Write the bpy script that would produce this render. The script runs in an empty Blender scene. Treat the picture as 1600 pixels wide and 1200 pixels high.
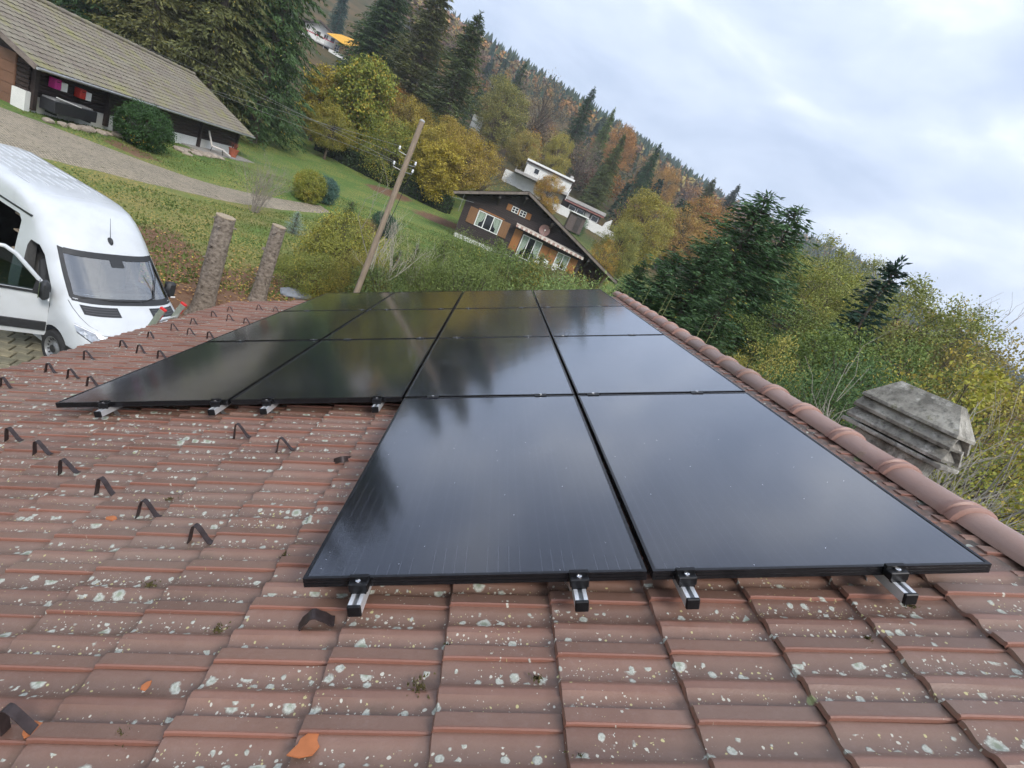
import bpy, bmesh, math, random
import numpy as np
from mathutils import Matrix, Vector

# ------------------------------------------------------------------ camera, sky, sun, exposure
S = bpy.context.scene
COL = S.collection
CAM_Z = 5.6
FPX = 760.27                                   # focal length in pixels of the 1600 px wide photograph
W2C = np.array([[0.9181, -0.0167, 0.3959], [0.3708, -0.3166, -0.8731], [0.1399, 0.9484, -0.2845]])
cam_data = bpy.data.cameras.new('camera')
cam_data.sensor_width = 36.0
cam_data.lens = FPX / 1600.0 * 36.0
cam_data.clip_start = 0.05
cam_data.clip_end = 20000
cam = bpy.data.objects.new('camera', cam_data)
COL.objects.link(cam)
_m = Matrix(((W2C[0][0], -W2C[1][0], -W2C[2][0], 0), (W2C[0][1], -W2C[1][1], -W2C[2][1], 0),
             (W2C[0][2], -W2C[1][2], -W2C[2][2], CAM_Z), (0, 0, 0, 1)))
cam.matrix_world = Matrix.LocRotScale(_m.to_translation(), _m.to_quaternion(), None)
S.camera = cam
S.view_settings.view_transform = 'Standard'
S.view_settings.look = 'None'
S.view_settings.gamma = 1.0
S.view_settings.exposure = 1.1
S.cycles.max_bounces = 5
S.cycles.diffuse_bounces = 2
S.cycles.glossy_bounces = 3
S.cycles.transmission_bounces = 4
S.cycles.use_adaptive_sampling = True
S.cycles.adaptive_threshold = 0.03
S.cycles.transparent_max_bounces = 12

SUN_ELEV, SUN_AZ = math.radians(42), math.radians(150)      # azimuth clockwise from +Y: behind the camera, to the right
world = bpy.data.worlds.new('World')
S.world = world
world.use_nodes = True
nt = world.node_tree
nt.nodes.clear()
def wn(t, **k):
    n = nt.nodes.new(t)
    for a, b in k.items(): setattr(n, a, b)
    return n
w_out = wn('ShaderNodeOutputWorld'); w_bg = wn('ShaderNodeBackground'); w_bg.inputs['Strength'].default_value = 0.1
sky = wn('ShaderNodeTexSky', sky_type='NISHITA', sun_disc=False)
sky.sun_elevation = SUN_ELEV; sky.sun_rotation = SUN_AZ
sky.air_density = 1.0; sky.dust_density = 2.0; sky.ozone_density = 1.5
tc = wn('ShaderNodeTexCoord'); mp = wn('ShaderNodeMapping'); mp.inputs['Scale'].default_value = (1.0, 1.0, 2.6)
mp.inputs['Location'].default_value = (0.35, 0.1, 0.2)
n1 = wn('ShaderNodeTexNoise'); n1.inputs['Scale'].default_value = 3.4; n1.inputs['Detail'].default_value = 7; n1.inputs['Roughness'].default_value = 0.52
n1.inputs['Distortion'].default_value = 0.25
ramp = wn('ShaderNodeValToRGB')
ramp.color_ramp.elements[0].position = 0.33; ramp.color_ramp.elements[0].color = (3.3, 3.9, 5.0, 1)
ramp.color_ramp.elements[1].position = 0.72; ramp.color_ramp.elements[1].color = (7.5, 7.8, 8.2, 1)
e = ramp.color_ramp.elements.new(0.52); e.color = (4.6, 5.15, 6.2, 1)
wm = wn('ShaderNodeMixRGB'); wm.inputs['Fac'].default_value = 0.86
nt.links.new(tc.outputs['Generated'], mp.inputs['Vector']); nt.links.new(mp.outputs['Vector'], n1.inputs['Vector'])
nt.links.new(n1.outputs['Fac'], ramp.inputs['Fac'])
nt.links.new(sky.outputs['Color'], wm.inputs['Color1']); nt.links.new(ramp.outputs['Color'], wm.inputs['Color2'])
nt.links.new(wm.outputs['Color'], w_bg.inputs['Color']); nt.links.new(w_bg.outputs['Background'], w_out.inputs['Surface'])

sun_data = bpy.data.lights.new('sun', 'SUN')
sun_data.energy = 1.5; sun_data.angle = math.radians(20); sun_data.color = (1.0, 0.95, 0.88)
sun = bpy.data.objects.new('sun', sun_data); COL.objects.link(sun)
_sd = Vector((math.sin(SUN_AZ) * math.cos(SUN_ELEV), math.cos(SUN_AZ) * math.cos(SUN_ELEV), math.sin(SUN_ELEV)))
sun.rotation_euler = _sd.to_track_quat('Z', 'Y').to_euler()

# ------------------------------------------------------------------ helpers
PI = math.pi
def at(px, py, r):
    """world point at horizontal range r in the direction of a photograph pixel"""
    d = W2C.T @ np.array([(px - 800) / FPX, (py - 600) / FPX, 1.0])
    k = r / math.hypot(d[0], d[1])
    return Vector((d[0] * k, d[1] * k, d[2] * k + CAM_Z))

PITCH = math.radians(24)
CA, SA = math.cos(PITCH), math.sin(PITCH)
def rf(u, v, n=0.0):
    """roof coordinates: u along the ridge, v up the slope, n off the panel plane"""
    a, b, c = u + 1.322, v - 2.986, n - 1.101
    return Vector((b * CA - c * SA, a, b * SA + c * CA + CAM_Z))
def rfm(u, v, n=0.0, rot=0.0):
    p = rf(u, v, n)
    m = Matrix(((0, CA, -SA, p.x), (1, 0, 0, p.y), (0, SA, CA, p.z), (0, 0, 0, 1)))
    m = Matrix(((0, CA, -SA, p.x), (-1, 0, 0, p.y), (0, SA, CA, p.z), (0, 0, 0, 1)))   # local x = -u (toward camera), y = up slope, z = normal
    return m @ Matrix.Rotation(rot, 4, 'Z')

def link(o, parent=None):
    COL.objects.link(o)
    if parent is not None: o.parent = parent
    return o
def tag(o, label=None, cat=None, group=None, kind=None):
    if label: o['label'] = label
    if cat: o['category'] = cat
    if group: o['group'] = group
    if kind: o['kind'] = kind
    return o
def thing(name, label, cat, loc=(0, 0, 0), rz=0.0, group=None):
    o = bpy.data.objects.new(name, None); o.empty_display_size = 0.2
    link(o); o.location = loc; o.rotation_euler = (0, 0, rz)
    return tag(o, label, cat, group)

class MB:
    def __init__(s): s.v = []; s.f = []; s.mi = []
    def add(s, vs, fs, m=0):
        b = len(s.v); s.v += [tuple(p) for p in vs]
        for f in fs: s.f.append(tuple(i + b for i in f)); s.mi.append(m)
        return s
    def box(s, c, d, rot=None, m=0, bev=0.0):
        x, y, z = d[0] / 2, d[1] / 2, d[2] / 2
        if bev <= 0:
            vs = [Vector((i, j, k)) for k in (-z, z) for j in (-y, y) for i in (-x, x)]
            fs = [(0, 2, 3, 1), (4, 5, 7, 6), (0, 1, 5, 4), (2, 6, 7, 3), (0, 4, 6, 2), (1, 3, 7, 5)]
        else:
            bev = min(bev, x * .9, y * .9, z * .9)
            bm = bmesh.new(); bmesh.ops.create_cube(bm, size=1)
            for q in bm.verts: q.co = Vector((q.co.x * d[0], q.co.y * d[1], q.co.z * d[2]))
            bmesh.ops.bevel(bm, geom=bm.edges[:], offset=bev, segments=1, affect='EDGES')
            bm.verts.index_update()
            vs = [q.co.copy() for q in bm.verts]; fs = [tuple(q.index for q in f.verts) for f in bm.faces]; bm.free()
        if rot is not None: vs = [rot @ p for p in vs]
        c = Vector(c)
        return s.add([p + c for p in vs], fs, m)
    def quad(s, a, b, c, d, m=0): return s.add([a, b, c, d], [(0, 1, 2, 3)], m)
    def slab(s, poly, off, m=0):
        """closed polygon (3-D points) given thickness by the offset vector"""
        n = len(poly); off = Vector(off); P = [Vector(p) for p in poly]
        vs = P + [p + off for p in P]
        fs = [tuple(range(n)), tuple(range(2 * n - 1, n - 1, -1))]
        fs += [(i, i + n, (i + 1) % n + n, (i + 1) % n) for i in range(n)]
        return s.add(vs, fs, m)
    def tube(s, pts, rad, seg=6, m=0, cap=True):
        pts = [Vector(p) for p in pts]; n = len(pts)
        if not hasattr(rad, '__len__'): rad = [rad] * n
        vs = []; fs = []
        t0 = (pts[1] - pts[0]).normalized()
        up = Vector((0, 0, 1)) if abs(t0.z) < .9 else Vector((1, 0, 0))
        sd = t0.cross(up).normalized()
        for i in range(n):
            t = (pts[min(i + 1, n - 1)] - pts[max(i - 1, 0)]).normalized()
            sd = (sd - t * sd.dot(t)).normalized(); q = t.cross(sd)
            for k in range(seg):
                a = 2 * PI * k / seg
                vs.append(pts[i] + (sd * math.cos(a) + q * math.sin(a)) * rad[i])
        for i in range(n - 1):
            for k in range(seg):
                k2 = (k + 1) % seg
                fs.append((i * seg + k, i * seg + k2, (i + 1) * seg + k2, (i + 1) * seg + k))
        if cap: fs += [tuple(range(seg - 1, -1, -1)), tuple(range((n - 1) * seg, n * seg))]
        return s.add(vs, fs, m)
    def grid(s, rows, m=0, close=False):
        """rows: list of equally long point lists"""
        h, w = len(rows), len(rows[0]); vs = [p for r in rows for p in r]; fs = []
        for i in range(h - 1):
            for j in range(w if close else w - 1):
                j2 = (j + 1) % w
                fs.append((i * w + j, i * w + j2, (i + 1) * w + j2, (i + 1) * w + j))
        return s.add(vs, fs, m)
    def lathe(s, prof, seg=16, c=(0, 0, 0), axis='Z', m=0):
        rows = []
        for r, h in prof:
            row = []
            for k in range(seg):
                a = 2 * PI * k / seg; x, y = r * math.cos(a), r * math.sin(a)
                p = (x, y, h) if axis == 'Z' else ((x, h, y) if axis == 'Y' else (h, x, y))
                row.append((p[0] + c[0], p[1] + c[1], p[2] + c[2]))
            rows.append(row)
        return s.grid(rows, m, close=True)
    def mesh(s, name, mats, smooth=None):
        me = bpy.data.meshes.new(name); me.from_pydata([tuple(p) for p in s.v], [], s.f)
        mats = mats if isinstance(mats, (list, tuple)) else [mats]
        for k in mats: me.materials.append(k)
        if len(mats) > 1: me.polygons.foreach_set('material_index', s.mi)
        if smooth is not None:
            me.polygons.foreach_set('use_smooth', [True] * len(me.polygons)); me.update(); me.set_sharp_from_angle(angle=math.radians(smooth))
        me.update()
        return me
    def build(s, name, mats, parent=None, smooth=None):
        return link(bpy.data.objects.new(name, s.mesh(name, mats, smooth)), parent)

def fixn(o):
    bm = bmesh.new(); bm.from_mesh(o.data); bmesh.ops.recalc_face_normals(bm, faces=bm.faces); bm.to_mesh(o.data); bm.free(); return o

# ------------------------------------------------------------------ materials
def nodes(name):
    m = bpy.data.materials.new(name); m.use_nodes = True
    t = m.node_tree; b = t.nodes['Principled BSDF']
    return m, t, b
def N(t, ty, ins=None, **k):
    n = t.nodes.new(ty)
    for a, b in k.items(): setattr(n, a, b)
    for a, b in (ins or {}).items():
        if hasattr(b, 'is_linked') or isinstance(b, bpy.types.NodeSocket): t.links.new(b, n.inputs[a])
        else: n.inputs[a].default_value = b
    return n
def rgba(c): return (c[0], c[1], c[2], 1.0)
def mixc(t, fac, a, b, mode='MIX'):
    n = t.nodes.new('ShaderNodeMixRGB'); n.blend_type = mode
    for s, val in zip(('Fac', 'Color1', 'Color2'), (fac, a, b)):
        if isinstance(val, bpy.types.NodeSocket): t.links.new(val, n.inputs[s])
        else: n.inputs[s].default_value = rgba(val) if isinstance(val, (tuple, list)) else val
    return n.outputs['Color']
def mth(t, op, a, b=None, clamp=False):
    n = t.nodes.new('ShaderNodeMath'); n.operation = op; n.use_clamp = clamp
    for i, val in enumerate((a, b)):
        if val is None: continue
        if isinstance(val, bpy.types.NodeSocket): t.links.new(val, n.inputs[i])
        else: n.inputs[i].default_value = val
    return n.outputs[0]
def ramp2(t, val, a, b):
    n = t.nodes.new('ShaderNodeMapRange'); n.clamp = True
    t.links.new(val, n.inputs['Value']); n.inputs['From Min'].default_value = a; n.inputs['From Max'].default_value = b
    return n.outputs['Result']
def pm(name, c, rough=0.6, var=0.25, scale=6.0, c2=None, bump=0.0, bscale=40.0, metal=0.0, coord='Object', spec=0.5, stretch=(1, 1, 1), detail=6):
    m, t, b = nodes(name)
    co = N(t, 'ShaderNodeTexCoord').outputs[coord]
    mpn = N(t, 'ShaderNodeMapping', {'Vector': co, 'Scale': stretch}).outputs['Vector']
    nz = N(t, 'ShaderNodeTexNoise', {'Vector': mpn, 'Scale': scale, 'Detail': detail, 'Roughness': 0.6}).outputs['Fac']
    lo = tuple(x * (1 - var) for x in c); hi = c2 if c2 else tuple(min(1, x * (1 + var)) for x in c)
    col = mixc(t, ramp2(t, nz, 0.3, 0.7), lo, hi)
    t.links.new(col, b.inputs['Base Color'])
    b.inputs['Roughness'].default_value = rough; b.inputs['Metallic'].default_value = metal
    b.inputs['Specular IOR Level'].default_value = spec
    if bump > 0:
        nb = N(t, 'ShaderNodeTexNoise', {'Vector': mpn, 'Scale': bscale, 'Detail': 5}).outputs['Fac']
        bp = N(t, 'ShaderNodeBump', {'Strength': bump, 'Distance': 0.02, 'Height': nb})
        t.links.new(bp.outputs['Normal'], b.inputs['Normal'])
    return m
def glassmat(name, tint, refl=0.08, rough=0.02):
    m, t, b = nodes(name)
    t.nodes.remove(b)
    out = t.nodes['Material Output']
    tr = N(t, 'ShaderNodeBsdfTransparent', {'Color': rgba(tint)}); gl = N(t, 'ShaderNodeBsdfGlossy', {'Color': (1, 1, 1, 1), 'Roughness': rough})
    fr = N(t, 'ShaderNodeFresnel', {'IOR': 1.5})
    mx = N(t, 'ShaderNodeMixShader', {'Fac': mth(t, 'ADD', fr.outputs[0], refl, True)})
    t.links.new(tr.outputs[0], mx.inputs[1]); t.links.new(gl.outputs[0], mx.inputs[2])
    t.links.new(mx.outputs[0], out.inputs['Surface'])
    return m
# ------------------------------------------------------------------ terrain
CTRL = [(-4, 0, 0), (-4, 7, 0), (5, 0, -.5), (5, 8, -.4), (0, -15, 0), (-12, -8, 0), (-9, 4, 0), (3, 14, .2),
        (-5.5, 9, 0), (-11, 11.5, .05), (-8, 8, 0), (-13, 8, 0.05), (-6.5, 13, .57), (-5.8, 14.4, .71), (-14.2, 18.1, .97), (-19.6, 22.7, 1.65), (-21, 42, 1.74), (-19, 28.6, 1.55),
        (-13.7, 26.4, 1.2), (-10.6, 32, 1.7), (-12, 33.3, 2.0), (-3.9, 17.6, .9), (-5.2, 29.5, 2.2), (-3.4, 41, 2.9), (8, 41, 2.6), (-23, 66, 5.0), (-7, 57, 3.9),
        (-28, 62, 4.4), (-40, 45, 3.2), (-30, 20, 1.9), (-60, 80, 9), (4, 85, 9.5), (16, 85, 8.8), (5, 97, 12.0), (-20, 95, 12.5), (-55, 140, 24), (-60, 160, 29), (-62, 185, 36), (-75, 120, 20),
        (14, 30, 1.0), (25, 25, 0), (20, 60, 4.5), (40, 50, 2), (60, 100, 9), (30, 10, -1.5), (45, -5, -3),
        (-85, 590, 140), (100, 590, 130), (330, 505, 110), (575, 556, 94), (620, 360, 20), (-400, 460, 180), (-35, 250, 58), (40, 245, 52), (140, 205, 27), (220, 400, 70),
        (-85, 900, 120), (300, 900, 90), (900, 900, 60), (-300, 250, 95), (-500, 0, 80), (0, -100, -8), (0, -380, -45), (600, -300, -90), (600, 80, -45), (1400, 500, -10), (-1400, 500, 150), (-1400, -350, 60), (1400, -350, -120),
        (0, 1400, 90), (1400, 1400, 30), (-1400, 1400, 150)]
_cp = np.array(CTRL, float)
def _ker(d2): return np.sqrt(d2 + 9.0)
_K = _ker(((_cp[:, None, :2] - _cp[None, :, :2]) ** 2).sum(-1))
_Q = np.concatenate([np.ones((len(_cp), 1)), _cp[:, :2]], 1)
_A = np.block([[_K, _Q], [_Q.T, np.zeros((3, 3))]])
_wt = np.linalg.solve(_A, np.concatenate([_cp[:, 2], np.zeros(3)]))
def hgt(x, y):
    x = np.asarray(x, float); y = np.asarray(y, float); sh = x.shape
    P = np.stack([x.ravel(), y.ravel()], 1)
    z = _ker(((P[:, None, :] - _cp[None, :, :2]) ** 2).sum(-1)) @ _wt[:-3] + _wt[-3] + P @ _wt[-2:]
    # level yard round the parked van and the house
    d = np.hypot((P[:, 0] + 7.6) / 6.2, (P[:, 1] - 8.2) / 4.2)
    k = np.clip((1.25 - d) / 0.25, 0, 1); k = k * k * (3 - 2 * k)
    return (z * (1 - k)).reshape(sh)
def H(x, y): return float(hgt(np.array([x]), np.array([y]))[0])

_t = np.linspace(-1, 1, 210)
gx = 75 * _t + 1350 * np.sign(_t) * np.abs(_t) ** 6
_t2 = np.linspace(-1, 1, 210)
gy = 32 + 80 * _t2 + np.where(_t2 > 0, 1300, 330) * np.sign(_t2) * np.abs(_t2) ** 6
GX, GY = np.meshgrid(gx, gy)
rng0 = np.random.default_rng(5)
GZ = hgt(GX, GY)
_rr = np.hypot(GX, GY)
GZ = GZ + np.where(_rr > 60, 0.05, 0.01) * rng0.normal(size=GZ.shape) * (np.hypot((GX + 7.6) / 6.2, (GY - 8.2) / 4.2) > 1.1)
nv = len(gx)
verts = np.stack([GX.ravel(), GY.ravel(), GZ.ravel()], 1)
ii, jj = np.meshgrid(np.arange(nv - 1), np.arange(nv - 1))
q0 = (jj * nv + ii).ravel()
faces = np.stack([q0, q0 + 1, q0 + nv + 1, q0 + nv], 1)
gm = bpy.data.meshes.new('ground'); gm.from_pydata(verts.tolist(), [], faces.tolist())
gm.polygons.foreach_set('use_smooth', [True] * len(gm.polygons))
soil = np.zeros(len(verts))
for (x, y, r) in [(-6.4, 12.8, 3.0), (-5.4, 14.6, 3.0), (-4.2, 15.8, 2.8), (-8.6, 14.2, 2.3), (-10.2, 15.8, 1.8), (-3, 18, 2), (-5.5, 49.5, 3), (-12, 55, 2.5), (-17.9, 26.3, 1.2)]:
    soil = np.maximum(soil, np.clip(1.4 - np.hypot(verts[:, 0] - x, verts[:, 1] - y) / r, 0, 1))
lawn = np.clip((70 - np.hypot(verts[:, 0] + 8, verts[:, 1] - 25)) / 30, 0, 1)
dry = np.clip(1.5 - np.hypot((verts[:, 0] + 9.5) / 8, (verts[:, 1] - 21) / 8), 0, 1)
for nm, arr in (('soil', soil), ('lawn', lawn), ('dry', dry)):
    a = gm.attributes.new(nm, 'FLOAT', 'POINT'); a.data.foreach_set('value', arr)
m, t, b = nodes('ground_turf')
co = N(t, 'ShaderNodeNewGeometry').outputs['Position']
def nz(sc, det=6, rough=.6): return N(t, 'ShaderNodeTexNoise', {'Vector': co, 'Scale': sc, 'Detail': det, 'Roughness': rough}).outputs['Fac']
def attr(n): return N(t, 'ShaderNodeAttribute', attribute_name=n).outputs['Fac']
green = mixc(t, ramp2(t, nz(.35), .35, .65), (.100, .185, .045), (.170, .230, .062))
green = mixc(t, ramp2(t, nz(7, 8, .75), .42, .68), green, (.055, .095, .03))
dryc = mixc(t, ramp2(t, nz(4, 8, .7), .35, .65), (.27, .225, .09), (.15, .165, .055))
g2 = mixc(t, mth(t, 'MULTIPLY', attr('dry'), ramp2(t, nz(.5), .3, .6), True), green, dryc)
lf = N(t, 'ShaderNodeTexVoronoi', {'Vector': co, 'Scale': 7.0}, feature='F1', voronoi_dimensions='2D')
leafm = mth(t, 'MULTIPLY', mth(t, 'LESS_THAN', lf.outputs['Distance'], .24), ramp2(t, nz(.45), .42, .55))
g3 = mixc(t, leafm, g2, (.36, .27, .08))
soilc = mixc(t, ramp2(t, nz(5, 8, .7), .35, .7), (.13, .065, .038), (.23, .15, .10))
soilk = mth(t, 'MULTIPLY', ramp2(t, mth(t, 'ADD', attr('soil'), mth(t, 'MULTIPLY', mth(t, 'SUBTRACT', nz(1.6, 7, .65), .5), 1.3)), .35, .6), 1.0, True)
g4 = mixc(t, soilk, g3, soilc)
wood = mixc(t, ramp2(t, nz(.08), .4, .6), (.045, .05, .02), (.11, .075, .035))
t.links.new(mixc(t, attr('lawn'), wood, g4), b.inputs['Base Color'])
b.inputs['Roughness'].default_value = .95; b.inputs['Specular IOR Level'].default_value = .15
bp = N(t, 'ShaderNodeBump', {'Strength': .8, 'Distance': .06, 'Height': nz(9, 8, .7)}); t.links.new(bp.outputs['Normal'], b.inputs['Normal'])
gm.materials.append(m)
tag(link(bpy.data.objects.new('ground', gm)), kind='structure')

# paved lane from the yard past the barn, forking toward the lawn
def strip(name, path, mat, dz=.075, nseg=70, nw=8, seed=1):
    rg = np.random.default_rng(seed)
    P = np.array(path, float)              # x, y, half width
    s = np.concatenate([[0], np.cumsum(np.hypot(np.diff(P[:, 0]), np.diff(P[:, 1])))])
    ss = np.linspace(0, s[-1], nseg)
    X, Y, Wd = [np.interp(ss, s, P[:, k]) for k in range(3)]
    for _ in range(4):
        for A in (X, Y, Wd): A[1:-1] = (A[:-2] + A[1:-1] * 2 + A[2:]) / 4
    tx, ty = np.gradient(X), np.gradient(Y); L = np.hypot(tx, ty); nx, ny = -ty / L, tx / L
    rows = []
    for i in range(nseg):
        ws = np.linspace(-1, 1, nw) * (Wd[i] + rg.normal() * .05)
        px, py = X[i] + nx[i] * ws, Y[i] + ny[i] * ws
        pz = hgt(px, py) + dz; pz[0] -= .12; pz[-1] -= .12
        rows.append(list(zip(px.tolist(), py.tolist(), pz.tolist())))
    o = MB().grid(rows).build(name, mat, smooth=60)
    return tag(o, kind='structure')
m, t, b = nodes('lane_cobbles')
co = N(t, 'ShaderNodeNewGeometry').outputs['Position']
br = N(t, 'ShaderNodeTexBrick', {'Vector': N(t, 'ShaderNodeMapping', {'Vector': co, 'Rotation': (0, 0, .5)}).outputs[0], 'Scale': 4.6, 'Mortar Size': .035,
       'Color1': (.34, .285, .215, 1), 'Color2': (.25, .21, .155, 1), 'Mortar': (.07, .075, .045, 1), 'Row Height': .42, 'Brick Width': .6})
nzz = N(t, 'ShaderNodeTexNoise', {'Vector': co, 'Scale': 1.2, 'Detail': 8, 'Roughness': .7}).outputs['Fac']
c1 = mixc(t, ramp2(t, nzz, .45, .72), br.outputs['Color'], (.33, .275, .20))
c1 = mixc(t, ramp2(t, N(t, 'ShaderNodeTexNoise', {'Vector': co, 'Scale': 6, 'Detail': 6}).outputs['Fac'], .58, .7), c1, (.12, .11, .06))
t.links.new(c1, b.inputs['Base Color']); b.inputs['Roughness'].default_value = .9
bp = N(t, 'ShaderNodeBump', {'Strength': .5, 'Distance': .02, 'Height': br.outputs['Fac'], }, invert=True); t.links.new(bp.outputs['Normal'], b.inputs['Normal'])
LANE = m
strip('lane', [(-30, 11, 3.0), (-22, 17.0, 3.0), (-17.6, 20.6, 3.0), (-15.4, 23.6, 2.3), (-13.6, 26.6, 1.6), (-12.0, 30.0, 1.05), (-10.6, 32.6, .55)], LANE)

# yard in front of the van: one paver, one object
PAVER = pm('paver_stone', (.21, .19, .14), .9, .3, 9, bump=.4, bscale=60, coord='Object')
m, t, b = PAVER, PAVER.node_tree, PAVER.node_tree.nodes['Principled BSDF']
oi = N(t, 'ShaderNodeObjectInfo').outputs['Random']
src = b.inputs['Base Color'].links[0].from_socket
t.links.new(mixc(t, 1.0, src, mixc(t, oi, (.72, .75, .7), (1.2, 1.15, 1.0)), 'MULTIPLY'), b.inputs['Base Color'])
JOINT = pm('joint_moss', (.05, .055, .022), .95, .4, 14)
rows = [[(-16 + i * .9, 3.2 + j * .9, .012) for i in range(13)] for j in range(9)]
yard = tag(MB().grid(rows).build('yard_paving', JOINT), kind='structure')
pmesh = MB().box((0, 0, 0), (.236, .236, .07), bev=.012).mesh('paver', PAVER)
rp = random.Random(3); _n = 0
_ca, _sa = math.cos(.30), math.sin(.30)
for i in range(-30, 30):
    for j in range(-22, 22):
        lx, ly = (i + .5 * (j % 2)) * .255, j * .255
        x, y = -8.6 + lx * _ca - ly * _sa, 7.6 + lx * _sa + ly * _ca
        if _n >= 300 or not (-13 < x < -5.2 and 4.5 < y < 10.6): continue
        d = W2C @ np.array([x, y, -CAM_Z]); px, py = 800 + FPX * d[0] / d[2], 600 + FPX * d[1] / d[2]
        if px < -14 or py > 606 or py < 505 or px > 112: continue
        if py > 592 - px * .30: continue                     # behind the eave
        o = link(bpy.data.objects.new('paver', pmesh), yard); _n += 1
        o.location = (x, y, .012 + rp.uniform(-.004, .006)); o.rotation_euler = (rp.uniform(-.02, .02), rp.uniform(-.02, .02), .30 + rp.uniform(-.02, .02))

# blades of grass on the lawns near the lane: nobody could count them
rg = np.random.default_rng(11)
Ng = 52000
r_ = rg.uniform(13, 40, Ng) ** 1.0; az = np.radians(rg.uniform(-41, 0, Ng))
bx, by = r_ * np.sin(az), r_ * np.cos(az)
keep = (np.hypot(bx + 6.2, by - 13) > 1.4) & ~((np.abs((bx + 7.6)) < 6.5) & (by < 12.4))
LP = np.array([(-30, 11), (-22, 17.0), (-17.6, 20.6), (-15.4, 23.6), (-13.6, 26.6), (-12, 30.0), (-10.4, 33)], float)
LWd = [3.1, 3.1, 3.0, 2.3, 1.6, 1.2]
dm = np.full(Ng, 99.)
for a_, b_, w_ in zip(LP[:-1], LP[1:], LWd):
    ab = b_ - a_; tt = np.clip(((bx - a_[0]) * ab[0] + (by - a_[1]) * ab[1]) / (ab @ ab), 0, 1)
    dm = np.minimum(dm, np.hypot(bx - a_[0] - tt * ab[0], by - a_[1] - tt * ab[1]) - w_)
keep &= dm > .0
bx, by = bx[keep], by[keep]; k = len(bx); bz = hgt(bx, by)
a = rg.uniform(0, 2 * PI, k); hh = rg.uniform(.03, .085, k); ww = rg.uniform(.02, .05, k)
le = rg.normal(0, .035, (k, 2))
v0 = np.stack([bx - np.cos(a) * ww, by - np.sin(a) * ww, bz - .02], 1); v1 = np.stack([bx + np.cos(a) * ww, by + np.sin(a) * ww, bz - .02], 1)
v2 = np.stack([bx + le[:, 0], by + le[:, 1], bz + hh], 1)
V = np.stack([v0, v1, v2], 1).reshape(-1, 3); F = np.arange(3 * k).reshape(-1, 3)
me = bpy.data.meshes.new('grass'); me.from_pydata(V.tolist(), [], F.tolist())
me.materials.append(pm('grass_blade', (.10, .17, .042), .8, .4, .8, c2=(.18, .205, .06), spec=.2))
tag(link(bpy.data.objects.new('grass', me)), 'short green and yellowing grass on the lawns beside the lane', 'grass', kind='stuff')
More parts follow.
